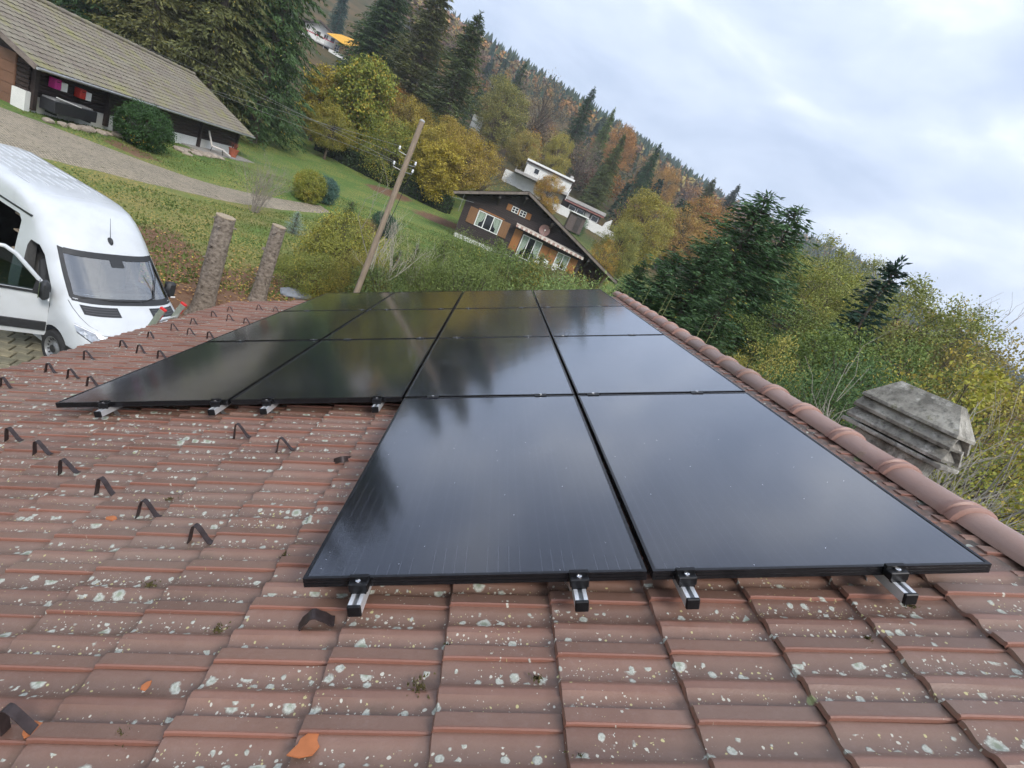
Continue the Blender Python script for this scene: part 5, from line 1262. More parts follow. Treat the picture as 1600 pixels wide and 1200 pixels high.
def conifer(seed, Hh=20, R=4.0, crown0=.06, whorl=.42, nb=7, droop=.35, dens=1.0, sl=.34, sw=.035, ragged=.25, hang=.5, cone=.85):
    rg = np.random.default_rng(seed); P = []; D = []
    z = Hh * crown0; brs = []
    while z < Hh * .985:
        f = (z - Hh * crown0) / (Hh * (1 - crown0))
        Lm = R * (1 - f) ** cone * (.55 + .45 * min(1, f * 5 + .5)) + .12
        for i in range(nb):
            az = rg.uniform(0, 2 * PI); L = Lm * rg.uniform(1 - ragged * 1.6, 1 + ragged * .6)
            brs.append((z + rg.uniform(-.2, .2), az, L))
        z += whorl * (1.1 - .5 * f)
    tips = []
    for z0, az, L in brs:
        n = max(2, int(L / .16 * dens)); s = np.linspace(.12, 1, n)
        o = np.array([math.cos(az), math.sin(az), 0]); sd = np.array([-o[1], o[0], 0])
        dz = L * (.22 * s - droop * 1.5 * s ** 2 + .18 * s ** 4)
        c = o[None] * (s * L)[:, None] + np.array([0, 0, 1])[None] * (z0 + dz)[:, None]
        for rep in range(3):
            w = (1 - s * .75) * L * .34
            lat = rg.uniform(-1, 1, n) * w
            pc = c + sd[None] * lat[:, None]; pc[:, 2] -= np.abs(lat) * .25 + rg.uniform(0, .12, n) * hang
            dr = unit(o[None] * .8 + sd[None] * (np.sign(lat) * .7)[:, None] + rg.normal(0, .25, (n, 3)) + np.array([0, 0, -hang * .9])[None] * rg.uniform(.2, 1.2, (n, 1)))
            P.append(pc); D.append(dr * (sl * rg.uniform(.6, 1.3, n) * (1.1 - .3 * s))[:, None])
    tn = 40; zt = rg.uniform(Hh * .93, Hh, tn); P.append(np.stack([rg.normal(0, .05, tn), rg.normal(0, .05, tn), zt], 1)); D.append(unit(np.stack([rg.normal(0, .5, tn), rg.normal(0, .5, tn), np.full(tn, .9)], 1)) * sl)
    P = np.concatenate(P); D = np.concatenate(D); k = len(P)
    Wv = unit(np.cross(D, rg.normal(0, 1, (k, 3)))) * (sw * rg.uniform(.7, 1.4, k))[:, None]
    crown = quads('crown', P, D, Wv, NEEDLE, rg, .4)
    tb_ = MB().tube([(0, 0, -.6), (0, 0, Hh * .25), (0.05, 0, Hh * .6), (0, 0, Hh * .97)], [Hh * .016 + .05, Hh * .013 + .03, Hh * .007 + .02, .015], 8)
    for z0, az, L in brs[::3]:
        o = Vector((math.cos(az), math.sin(az), 0)); tb_.tube([Vector((0, 0, z0)), o * L * .5 + Vector((0, 0, z0 + L * (.11 - droop * .37))), o * L * .9 + Vector((0, 0, z0 + L * (.2 - droop * 1.2)))], [.035, .02, .006], 3, cap=False)
    return crown, tb_.mesh('trunk', BARK, 60)
def broadleaf(seed, Hh=9, rx=3.2, rz=3.6, ntip=260, per=55, ls=.15, lw=.055, sig=.36, gaps=.25, trunk=True, low=.12, kite=.45, updir=.15):
    rg = np.random.default_rng(seed); cz_ = Hh - rz; tips = []
    lob = rg.normal(0, 1, (7, 3)); lob = unit(lob)
    while len(tips) < ntip:
        p = rg.uniform(-1, 1, 3); r = np.linalg.norm(p)
        if r > 1 or r < .35: continue
        if rg.uniform() > r ** 1.5: continue
        k = 1 + gaps * float(np.max(lob @ (p / r)) - .75) * 1.6
        q = p * np.array([rx, rx, rz]) * k
        if cz_ + q[2] < Hh * low: continue
        tips.append(q + np.array([0, 0, cz_]))
    tips = np.array(tips); n = len(tips)
    tr = MB()
    if trunk:
        tr.tube([(0, 0, -.5), (rg.normal(0, .05), rg.normal(0, .05), Hh * .2), (rg.normal(0, .12), rg.normal(0, .12), Hh * .5), (rg.normal(0, .2), rg.normal(0, .2), Hh * .85)], [Hh * .022 + .03, Hh * .018 + .02, Hh * .010 + .01, .02], 8)
    else:
        for _ in range(6): 
            e_ = tips[rg.integers(n)]; tr.tube([(rg.normal(0, .1), rg.normal(0, .1), -.2), e_ * np.array([.4, .4, .5]), e_], [.03, .02, .006], 4, cap=False)
    for e_ in tips[:: max(1, n // 90)]:
        h0 = min(e_[2] * .75, Hh * .7) * rg.uniform(.55, .95); b0 = np.array([0, 0, h0]) if trunk else e_ * .2
        md = b0 * .5 + e_ * .5 + np.array([0, 0, .12 * Hh * .3]) + rg.normal(0, .1, 3)
        tr.tube([b0, md, e_], [.012 * Hh * .35 + .012, .02, .006], 4, cap=False)
    idx = np.repeat(np.arange(n), per); k = len(idx)
    P = tips[idx] + rg.normal(0, 1, (k, 3)) * np.array([sig, sig, sig * .75])
    out = unit(P - np.array([0, 0, cz_ * .8]))
    D = unit(rg.normal(0, 1, (k, 3)) + out * .5 + np.array([0, 0, -updir])) * (ls * rg.uniform(.6, 1.35, k))[:, None]
    nrm_ = unit(out * .9 + rg.normal(0, .75, (k, 3)) + np.array([0, 0, .5]))
    Wv = unit(np.cross(D, nrm_)) * (lw * rg.uniform(.7, 1.3, k))[:, None]
    return quads('crown', P, D, Wv, LEAF, rg, kite), tr.mesh('trunk', BARK, 60)
def barebush(seed, Hh=3, sp=1.0, stems=14, depth=3, r0=.02, mat=None, spread=.5):
    rg = random.Random(seed); mb = MB()
    def grow(p, d, L, r, lv):
        q = p + d * L * .5 + Vector((rg.gauss(0, .06), rg.gauss(0, .06), rg.gauss(0, .03))) * L
        e_ = p + d * L + Vector((rg.gauss(0, .1), rg.gauss(0, .1), .05)) * L
        mb.tube([p, q, e_], [r, r * .8, r * .55], 4 if lv > 1 else 3, cap=False)
        if lv <= 0: return
        for _ in range(rg.choice((2, 3, 3))):
            nd = (d + Vector((rg.gauss(0, spread), rg.gauss(0, spread), rg.gauss(.1, .3)))).normalized()
            grow(p.lerp(e_, rg.uniform(.45, 1)), nd, L * rg.uniform(.5, .8), r * .55, lv - 1)
    for _ in range(stems):
        a = rg.uniform(0, 2 * PI); tl = rg.uniform(0, .6) * sp
        grow(Vector((math.cos(a) * .1 * sp, math.sin(a) * .1 * sp, -.1)), Vector((math.cos(a) * tl, math.sin(a) * tl, 1)).normalized(), Hh * rg.uniform(.35, .5), r0, depth)
    return mb.mesh('branches', mat or TWIG, 60)

ARCH = {}
ARCH['spruce_a'] = conifer(1, 24, 4.6, .05, .46, 10, .42, 1.25, .44, .05, .25, .9)
ARCH['spruce_b'] = conifer(2, 24, 4.2, .07, .48, 10, .30, 1.2, .44, .05, .32, .6)
ARCH['spruce_n1'] = conifer(3, 12, 3.2, .02, .26, 11, .18, 1.35, .26, .026, .3, .35, .7)
ARCH['spruce_n2'] = conifer(4, 12, 2.6, .02, .28, 11, .10, 1.35, .26, .028, .35, .25, .75)
ARCH['fir'] = conifer(5, 14, 2.4, .08, .40, 9, .12, 1.1, .30, .05, .4, .2, .9)
ARCH['seedling'] = conifer(6, 4.6, 1.5, .0, .13, 10, .05, 1.5, .15, .011, .35, .15, .75)
ARCH['broad_a'] = broadleaf(11, 10, 3.4, 4.0, 210, 125, .145, .048, .31)
ARCH['broad_b'] = broadleaf(12, 9, 3.0, 3.5, 190, 125, .14, .046, .31, .45)
ARCH['broad_c'] = broadleaf(13, 12, 3.6, 4.8, 240, 110, .17, .06, .36, .4)
ARCH['maple'] = broadleaf(14, 9, 2.6, 4.0, 260, 70, .21, .085, .34, .3)
ARCH['sparse'] = broadleaf(15, 9, 3.4, 3.6, 260, 16, .14, .045, .40, .4)
ARCH['right_a'] = broadleaf(21, 11, 3.2, 3.8, 190, 210, .10, .032, .27, .5)
ARCH['right_b'] = broadleaf(22, 9, 2.8, 3.2, 170, 210, .085, .028, .24, .55)
ARCH['shrub_a'] = broadleaf(16, 3.2, 1.7, 1.7, 340, 80, .07, .022, .20, .35, False, .0)
ARCH['shrub_b'] = broadleaf(17, 3.6, 1.7, 1.9, 360, 85, .085, .012, .22, .4, False, .0, .5, -.4)
ARCH['ball'] = broadleaf(18, 2.0, 1.05, 1.02, 330, 60, .07, .022, .10, .0, False, .0)
ARCH['tall_a'] = broadleaf(23, 7, 1.7, 2.4, 230, 120, .062, .020, .16, .5, True, .2)
ARCH['tall_b'] = broadleaf(24, 7, 1.8, 2.8, 420, 70, .085, .014, .22, .45, True, .1, .5, -.4)
ARCH['near_leaf'] = broadleaf(19, 7, 2.2, 3.0, 210, 60, .075, .03, .20, .5)
NTH = {}
def plant(kind, name, label, loc, hscale, col, aut=0.0, rz=None, wide=1.0, group=None, cat='tree', lean=None, seed=0):
    cm, tm = ARCH[kind]
    r = random.Random(hash((label, kind)) & 0xffff if False else sum(map(ord, label)) + seed)
    o = thing(name, label, cat, loc, r.uniform(0, 6.28) if rz is None else rz, group)
    o.scale = (hscale * wide, hscale * wide, hscale)
    if lean: o.rotation_euler = (lean[0], lean[1], o.rotation_euler[2])
    t_ = link(bpy.data.objects.new('trunk', tm), o)
    c_ = link(bpy.data.objects.new('crown', cm), o); c_.color = (col[0], col[1], col[2], aut)
    return o
def on(px, py, r, dz=-.05):
    p = at(px, py, r); return Vector((p.x, p.y, H(p.x, p.y) + dz))
def tree_px(kind, name, label, px, py_top, r, archH, col, aut=0., wide=1.0, group=None, cat='tree', basepx=None):
    """tree whose top shows at (px,py_top) at range r; its foot follows straight down to the terrain"""
    top = at(px, py_top, r); g = H(top.x, top.y)
    return plant(kind, name, label, Vector((top.x, top.y, g - .1)), max(.15, (top.z - g) / archH), col, aut, wide=wide, group=group, cat=cat)
OLV, DKG, BLU, BRG = (.056, .058, .022), (.022, .042, .018), (.02, .05, .038), (.06, .085, .03)
gL = 'tall spruces behind the barn'
for i, (px, py, r, hs, col, kind, lab) in enumerate([
        (150, 60, 58, 1.05, DKG, 'spruce_a', 'tall dark spruce behind the middle of the barn roof'), (232, 90, 56, 1.12, OLV, 'spruce_a', 'tall olive spruce rising behind the barn ridge, its trunk showing'),
        (300, 110, 60, 1.15, OLV, 'spruce_b', 'tall olive spruce behind the far end of the barn'), (325, 135, 55, 1.1, (.06, .066, .026), 'spruce_a', 'drooping olive-brown spruce just right of the barn roof end'),
        (358, 155, 60, 1.2, (.06, .068, .025), 'spruce_b', 'tall drooping spruce at the corner of the lawn, second from its right edge'), (402, 180, 57, 1.1, (.03, .055, .02), 'spruce_a', 'dark green spruce at the right edge of the group behind the barn'),
        (60, 30, 64, 1.2, DKG, 'spruce_b', 'tall spruce behind the near end of the barn roof'), (380, 120, 72, 1.25, DKG, 'spruce_a', 'dark spruce deep behind the drooping ones at the lawn corner')]):
    plant(kind, 'spruce_tree', lab, on(px, py, r), hs, col, group=gL)
plant('maple', 'maple_tree', 'yellow-green maple glimpsed behind the barn ridge', on(120, 45, 62), 1.5, (.10, .10, .02), .35)
# conifers on the slope, upper middle
tree_px('spruce_a', 'spruce_tree', 'blue-green spruce above the hillside house at the top edge', 548, -40, 175, 24, (.018, .045, .04), wide=1.0)
tree_px('spruce_a', 'spruce_tree', 'large dark conifer right of the yellow awning', 640, -75, 92, 24, (.03, .052, .02), wide=1.6)
tree_px('spruce_b', 'spruce_tree', 'olive conifer with brownish needles left of the skyline', 700, -45, 84, 24, (.06, .068, .026), wide=1.75)
tree_px('spruce_b', 'spruce_tree', 'conifer at the skyline with forked ragged top', 752, 18, 78, 24, (.045, .062, .024), wide=1.75)
tree_px('spruce_a', 'spruce_tree', 'dark conifer behind the yellow maple', 612, -30, 100, 24, (.022, .044, .02), wide=1.5)
tree_px('fir', 'fir_tree', 'slim dark fir at the skyline right of the forked conifer', 822, 98, 150, 14, DKG, wide=1.2)
tree_px('spruce_b', 'spruce_tree', 'dark pointed conifer standing behind the white villa', 930, 136, 135, 24, (.024, .045, .02), wide=1.25)
tree_px('spruce_b', 'spruce_tree', 'light green conifer right of the dark pointed one', 962, 168, 140, 24, (.07, .10, .035), wide=1.0)
tree_px('spruce_a', 'spruce_tree', 'broad olive spruce directly right of the white villa', 978, 208, 108, 24, (.055, .07, .026), wide=1.15)
tree_px('spruce_a', 'spruce_tree', 'dark green spruce right of the broad olive one', 1034, 222, 130, 24, (.024, .05, .022), wide=1.0)
tree_px('fir', 'fir_tree', 'young conifer in the forest edge above the big dark spruces', 1062, 282, 190, 14, (.03, .05, .025), wide=1.3)
tree_px('spruce_b', 'spruce_tree', 'grey-green conifer half way to the skyline above the golden tree', 1118, 278, 125, 24, (.05, .062, .03), wide=1.5)
tree_px('spruce_b', 'spruce_tree', 'dark lone conifer poking through the skyline', 1156, 288, 170, 24, (.018, .03, .018), wide=1.4)
# broadleaf trees on the slope
tree_px('maple', 'maple_tree', 'yellow and green maple at the end of the hedge', 586, 92, 66, 9, (.11, .13, .025), .30)
tree_px('maple', 'maple_tree', 'golden young maple between the spruces and the big maple', 515, 108, 70, 9, (.17, .15, .03), .42)
tree_px('broad_a', 'broadleaf_tree', 'golden tree behind the hedge next to the wooden pole', 650, 152, 72, 10, (.13, .10, .03), .35, wide=1.2)
tree_px('broad_b', 'broadleaf_tree', 'yellow tree behind the wooden pole', 688, 195, 62, 9, (.15, .13, .03), .45, wide=1.25)
tree_px('broad_b', 'broadleaf_tree', 'amber tree left of the chalet roof', 745, 205, 60, 9, (.16, .115, .03), .4, wide=1.15)
tree_px('sparse', 'broadleaf_tree', 'thinly leaved amber tree behind the chalet roof ridge', 770, 240, 66, 9, (.15, .10, .035), .2, wide=1.2)
tree_px('broad_c', 'broadleaf_tree', 'large rounded olive tree below the skyline', 802, 128, 112, 12, (.125, .125, .04), .12, wide=1.05)
tree_px('sparse', 'broadleaf_tree', 'brown thinly leaved tree right of the large olive tree', 868, 122, 130, 9, (.13, .10, .06), 0, wide=.95)
tree_px('broad_a', 'broadleaf_tree', 'yellow-green rounded tree above the white villa roof', 884, 208, 112, 10, (.16, .15, .04), .3, wide=.8)
tree_px('sparse', 'broadleaf_tree', 'mauve bare tree beneath the dark pointed conifer', 925, 218, 128, 9, (.13, .10, .085), 0, wide=1.0)
tree_px('broad_a', 'broadleaf_tree', 'rust orange tree in the forest edge left of the broad spruce', 985, 196, 165, 10, (.20, .105, .035), .1, wide=.8)
tree_px('broad_b', 'broadleaf_tree', 'small orange tree right of the dark green spruce', 1050, 262, 160, 9, (.21, .125, .04), .1, wide=.8)
tree_px('broad_a', 'broadleaf_tree', 'orange-brown tree behind the big dark spruces', 1120, 312, 110, 10, (.20, .11, .035), .15, wide=1.1)
tree_px('broad_b', 'broadleaf_tree', 'copper tree at the left flank of the big dark spruces', 1085, 332, 92, 9, (.19, .12, .04), .2, wide=1.2)
tree_px('broad_c', 'broadleaf_tree', 'golden-olive round tree right of the white villa terrace', 1030, 302, 60, 12, (.165, .15, .042), .2, wide=.95)
tree_px('broad_b', 'broadleaf_tree', 'olive tree under the golden-olive one beside the chalet', 985, 345, 52, 9, (.12, .125, .04), .15, wide=.9)
tree_px('shrub_a', 'shrub', 'dark green bush in front of the white villa terrace wall', 908, 335, 82, 3.2, (.035, .075, .035), cat='bush', wide=1.0)
tree_px('near_leaf', 'broadleaf_tree', 'small amber tree right of the chalet roof verge', 955, 378, 46, 7, (.20, .125, .03), .3)
tree_px('sparse', 'broadleaf_tree', 'bare tree in front of the villa terrace', 975, 372, 58, 9, (.16, .10, .05), .1, wide=.8)
tree_px('broad_a', 'broadleaf_tree', 'amber bush between chalet roof and villa', 868, 272, 74, 10, (.20, .12, .035), .3, wide=.9)
for px, py, r, kd, AHh, col, au, lab, wd in [
        (560, 130, 78, 'broad_a', 10, (.15, .13, .03), .35, 'golden tree behind the big yellow-green maple', 1.2), (625, 130, 82, 'broad_b', 9, (.20, .10, .035), .25, 'reddish-brown tree under the large dark conifer', 1.2),
        (668, 168, 78, 'maple', 9, (.12, .12, .03), .3, 'yellow-green tree above the top of the wooden pole', 1.3), (720, 190, 72, 'broad_c', 12, (.17, .13, .035), .38, 'tall golden tree between the wooden pole and the chalet', 1.15),
        (530, 165, 62, 'broad_b', 9, (.13, .13, .03), .3, 'yellow-green tree at the left end of the hedge', 1.1), (705, 222, 58, 'maple', 9, (.20, .17, .03), .4, 'bright yellow tree at the right end of the hedge', 1.2),
        (640, 200, 62, 'shrub_a', 3.2, (.11, .13, .03), .25, 'green-yellow bush above the middle of the hedge', 1.1), (830, 205, 105, 'broad_b', 9, (.15, .13, .04), .25, 'olive-gold tree left of the white villa roof', 1.0)]:
    tree_px(kd, 'broadleaf_tree' if kd != 'shrub_a' else 'shrub', lab, px, py, r, AHh, col, au, wide=wd, cat='tree' if kd != 'shrub_a' else 'bush', group='autumn trees above the hedge')
# hedge along the lawn
hv = []
rgh = np.random.default_rng(31)
pa, pb = at(498, 222, 66), at(700, 335, 57)
K_ = 15000; tt = rgh.uniform(0, 1, K_); hx = pa.x + (pb.x - pa.x) * tt; hy = pa.y + (pb.y - pa.y) * tt
hz_ = hgt(hx, hy) + rgh.uniform(0, 1, K_) ** .8 * 1.75
ax = np.array([pb.x - pa.x, pb.y - pa.y]); ax /= np.linalg.norm(ax)
offs = rgh.uniform(-.6, .6, K_); Pq = np.stack([hx - ax[1] * offs, hy + ax[0] * offs, hz_], 1) 
hl = thing('hedge', 'long clipped dark green hedge along the far edge of the lawn', 'hedge', (pa.x, pa.y, H(pa.x, pa.y)))
Dq = unit(rgh.normal(0, 1, (K_, 3)) + [0, 0, .4]) * .2; Wq = unit(np.cross(Dq, rgh.normal(0, 1, (K_, 3)))) * .055
o = link(bpy.data.objects.new('foliage', quads('foliage', Pq - np.array(hl.location), Dq, Wq, LEAF, rgh)), hl); o.color = (.024, .045, .016, .0)
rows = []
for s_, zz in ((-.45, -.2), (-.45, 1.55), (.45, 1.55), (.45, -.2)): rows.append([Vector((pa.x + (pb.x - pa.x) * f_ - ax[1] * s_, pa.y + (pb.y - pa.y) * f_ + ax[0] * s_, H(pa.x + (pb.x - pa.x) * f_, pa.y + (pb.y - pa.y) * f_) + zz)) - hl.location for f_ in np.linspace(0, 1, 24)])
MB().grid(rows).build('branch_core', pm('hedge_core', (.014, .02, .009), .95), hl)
# bushes and garden plants on the lawn and by the barn
plant('ball', 'round_bush', 'round clipped dark green bush in front of the barn', on(222, 226, 33.6), 1.12, (.022, .048, .016), cat='bush', wide=1.0)
plant('ball', 'round_bush', 'yellow-green rounded conifer bush on the lawn', on(480, 305, 34.5), 1.0, (.13, .14, .03), .15, cat='bush', wide=.85)
plant('ball', 'round_bush', 'blue-grey conifer bush right behind the yellow-green one', on(505, 308, 35.5), .85, (.045, .085, .075), cat='bush', wide=.9)
plant('shrub_b', 'shrub', 'brown dying shrub on the lawn beside the wooden pole', on(572, 352, 27), .36, (.13, .09, .04), .1, cat='shrub')
plant('ball', 'round_bush', 'small dark green bush behind the wooden pole', on(606, 335, 30), .7, (.03, .06, .04), cat='bush')
plant('seedling', 'young_spruce', 'small silver-blue spruce seedling at the end of the lane', on(462, 348, 25), .23, (.14, .19, .18), cat='tree', wide=1.5)
o = thing('bare_bush', 'leafless grey bush beside the lane fork', 'bush', on(398, 322, 27.5)); link(bpy.data.objects.new('branches', barebush(3, 3.0, 1.1, 26, 3, .014, pm('grey_twig', (.23, .20, .17), .9), .35)), o)
# thicket in front of the wooden pole and chalet
gT = 'thicket between the roof and the lawn'
tlist = [('seedling', 520, 330, 21, OLV, 0., 'olive young spruce left in the thicket, nearest the lane'), ('seedling', 500, 362, 19, (.09, .10, .03), .0, 'yellowish young spruce in front of the olive one'),
         ('shrub_b', 455, 395, 19, (.10, .12, .03), .15, 'green-yellow shrub behind the smaller stump'), ('shrub_a', 548, 335, 19.5, (.14, .145, .035), .18, 'bright yellow shrub left of the wooden pole'), ('shrub_a', 500, 392, 17.5, (.11, .125, .035), .15, 'amber shrub low in the thicket left of the pole'),
         ('shrub_b', 580, 395, 17.5, (.12, .11, .03), .2, 'olive-yellow shrub at the foot of the wooden pole'), ('seedling', 552, 312, 23, (.04, .07, .025), .0, 'dark young spruce with pointed leader left of the pole'),
         ('seedling', 655, 378, 22, (.055, .085, .03), .0, 'young spruce just right of the bare sapling'), ('seedling', 700, 372, 24, (.06, .09, .03), .0, 'young spruce below the chalet plinth'),
         ('shrub_b', 742, 368, 22, (.075, .10, .03), .05, 'bushy green shrub below the chalet window'), ('seedling', 785, 372, 23, (.085, .11, .035), .0, 'light green young spruce below the chalet shutters'),
         ('shrub_b', 820, 392, 20, (.07, .10, .03), .05, 'green shrub below the chalet balcony'), ('seedling', 850, 395, 22, (.06, .09, .032), .0, 'young spruce below the white balcony chairs'),
         ('shrub_b', 880, 412, 20, (.10, .10, .035), .2, 'brownish green shrub at the right end of the thicket'), ('shrub_b', 690, 405, 18.5, (.08, .105, .03), .05, 'pale green shrub low in the middle of the thicket'), ('shrub_b', 760, 408, 18, (.085, .11, .035), .0, 'pale green shrub right of the middle of the thicket'),
         ('seedling', 628, 388, 18.5, (.05, .08, .028), 0., 'dark young spruce behind the bare sapling'), ('shrub_b', 930, 438, 16, (.10, .14, .05), .0, 'pale green leafy shoots at the far end of the ridge'), ('shrub_a', 610, 425, 16.5, (.06, .085, .03), .05, 'low green shrub right of the pole foot')]
AH = {'seedling': 4.6, 'shrub_a': 3.2, 'shrub_b': 3.6, 'ball': 2.0}
for kd, px, py, r, col, au, lab in tlist:
    tree_px(kd, 'young_spruce' if kd == 'seedling' else 'shrub', lab, px, py, r, AH[kd], col, au, group=gT, cat='tree' if kd == 'seedling' else 'shrub', wide=1.15)
# bare sapling by the pole
def sapling(name, lab, px, py, r, Hs, seed, mat, stems=5, spread=.32, r0=.035, sp=.5, depth=3):
    o = thing(name, lab, 'tree', on(px, py, r)); link(bpy.data.objects.new('branches', barebush(seed, Hs, sp, stems, depth, r0, mat, spread)), o); return o
PALE = pm('pale_bark', (.36, .33, .27), .85, .25, 8)
sapling('bare_sapling', 'leafless pale sapling leaning beside the wooden pole', 592, 452, 17.2, 4.6, 5, PALE, 5, .28, .03, .5)
sapling('bare_sapling', 'thin leafless sapling right of the leaning pale one', 640, 452, 19, 4.0, 9, PALE, 3, .3, .022, .4)
# right of the ridge
tree_px('spruce_n1', 'spruce_tree', 'big dark green spruce right of the ridge, its top left of two', 1205, 300, 24, 12, (.034, .068, .028), wide=1.75, group='dark spruces beyond the ridge')
tree_px('spruce_n2', 'spruce_tree', 'big dark green spruce right of the ridge, its top right of two', 1252, 322, 25, 12, (.036, .07, .028), wide=1.7, group='dark spruces beyond the ridge')
tree_px('spruce_n1', 'spruce_tree', 'dark spruce with lower top left of the two big ones', 1128, 370, 22, 12, (.034, .066, .028), wide=1.75, group='dark spruces beyond the ridge')
tree_px('spruce_n2', 'spruce_tree', 'dense dark spruce close behind the far half of the ridge', 1060, 392, 22, 12, (.026, .056, .022), wide=1.25, group='dark spruces beyond the ridge')
tree_px('spruce_n1', 'spruce_tree', 'dark spruce behind the far end of the ridge', 1010, 405, 24, 12, (.028, .058, .022), wide=1.2, group='dark spruces beyond the ridge')
tree_px('spruce_n2', 'spruce_tree', 'low spruce between the ridge and the two big spruces', 1150, 440, 17, 12, (.032, .06, .024), wide=1.6, group='dark spruces beyond the ridge')
tree_px('right_a', 'broadleaf_tree', 'olive-yellow tree right of the two big spruces', 1285, 402, 33, 11, (.125, .14, .036), .12, wide=1.05)
tree_px('right_a', 'broadleaf_tree', 'tall olive tree with rounded top left of the leaning dark fir', 1348, 388, 37, 11, (.13, .14, .04), .12, wide=.95)
tree_px('fir', 'fir_tree', 'narrow dark fir with bent top against the sky', 1412, 402, 21, 14, (.014, .032, .022), wide=1.35)
tree_px('right_a', 'broadleaf_tree', 'large olive-gold tree right of the dark fir', 1462, 440, 25, 11, (.115, .13, .038), .14, wide=1.0)
tree_px('right_b', 'broadleaf_tree', 'golden-brown tree below the large olive-gold one', 1512, 498, 27, 9, (.14, .125, .045), .12, wide=1.0)
o = thing('bare_tree', 'leafless twiggy tree top against the sky behind the large olive-gold tree', 'tree', on(1500, 500, 27), 0, 'bare trees beyond the chimney'); link(bpy.data.objects.new('branches', barebush(41, 11.5, .45, 7, 4, .07, pm('brown_branch', (.17, .13, .10), .9), .33)), o)
tree_px('fir', 'fir_tree', 'dark fir half hidden at the right skyline', 1532, 498, 42, 14, (.02, .038, .022), wide=1.2)
tree_px('right_b', 'broadleaf_tree', 'yellow-green tree in front of the narrow dark fir', 1335, 530, 19, 9, (.09, .125, .032), .08, wide=1.2)
tree_px('right_b', 'broadleaf_tree', 'olive tree low between the big spruces and the shrubs', 1265, 490, 21, 9, (.085, .11, .032), .06, wide=1.2)
tree_px('tall_a', 'shrub', 'yellow-leaved rounded shrub just beyond the ridge', 1205, 512, 13.5, 7, (.19, .175, .05), .15, cat='shrub', wide=.85)
tree_px('tall_b', 'shrub', 'green shrub right of the yellow-leaved one', 1288, 585, 11, 7, (.05, .085, .03), .0, cat='shrub', wide=.85)
tree_px('tall_b', 'shrub', 'dark green shrub behind the chimney', 1360, 560, 12.5, 7, (.045, .08, .03), .05, cat='shrub', wide=1.0)
tree_px('right_b', 'broadleaf_tree', 'green-olive tree behind the chimney', 1425, 540, 17, 9, (.075, .105, .03), .06, wide=1.2)
tree_px('near_leaf', 'broadleaf_tree', 'yellow-leaved tree right of the chimney', 1560, 610, 12, 7, (.17, .165, .03), .16, wide=.9)
tree_px('near_leaf', 'broadleaf_tree', 'yellow-green tree low at the right edge of the picture', 1610, 690, 11, 7, (.14, .15, .03), .16, wide=.9)
tree_px('near_leaf', 'broadleaf_tree', 'amber tree at the right edge behind the bare branches', 1605, 560, 17, 7, (.16, .13, .035), .2, wide=.8)
GTW = pm('grey_branch', (.30, .275, .235), .9, .25, 8)
for i, (px, r, Hs, lab) in enumerate(((1545, 8.2, 5.2, 'leafless grey tree right of the chimney, forked trunk'), (1605, 8.6, 5.6, 'leafless grey tree at the right edge of the picture'), (1470, 9.5, 5.6, 'leafless twiggy tree behind the chimney'), (1400, 11, 5.6, 'leafless twiggy tree behind the left of the chimney'))):
    p = at(px, 700, r); o = thing('bare_tree', lab, 'tree', (p.x, p.y, H(p.x, p.y)), 0, 'bare trees beyond the chimney'); link(bpy.data.objects.new('branches', barebush(20 + i, Hs * 1.1, .7, 12, 4, .045, GTW, .36)), o)
# pointed shoots rising along the ridge
for i, (px, py, r) in enumerate(((1005, 470, 15), (1030, 485, 14), (1090, 520, 12.5), (1110, 520, 12), (1040, 480, 13.5))):
    p = at(px, py, r); o = thing('sprout', ['pale shoot nearest the far end of the ridge', 'second pale shoot from the far end of the ridge', 'pale shoot in the pair near the middle of the ridge, left one', 'pale shoot in the pair near the middle of the ridge, right one', 'third pale shoot from the far end of the ridge'][i], 'shoot', (p.x, p.y, H(p.x, p.y)), 0, 'pale shoots behind the ridge')
    z1 = at(px + 12, py - 26, r).z; h_ = z1 - o.location.z
    MB().tube([(0, 0, 0), (.05, .02, h_ * .6), (.02, 0, h_)], [.03, .014, .004], 5).build('stem', pm('shoot_green', (.25, .26, .10), .8) if 'shoot_green' not in bpy.data.materials else bpy.data.materials['shoot_green'], o)
    mb = MB(); rr_ = random.Random(i)
    for k_ in range(7): a_ = rr_.uniform(0, 6.28); zz = h_ * rr_.uniform(.72, .95); mb.tube([(0.03, 0, zz), (.03 + .16 * math.cos(a_), .16 * math.sin(a_), zz + .10)], [.006, .002], 3)
    mb.build('side_shoots', bpy.data.materials['shoot_green'], o)

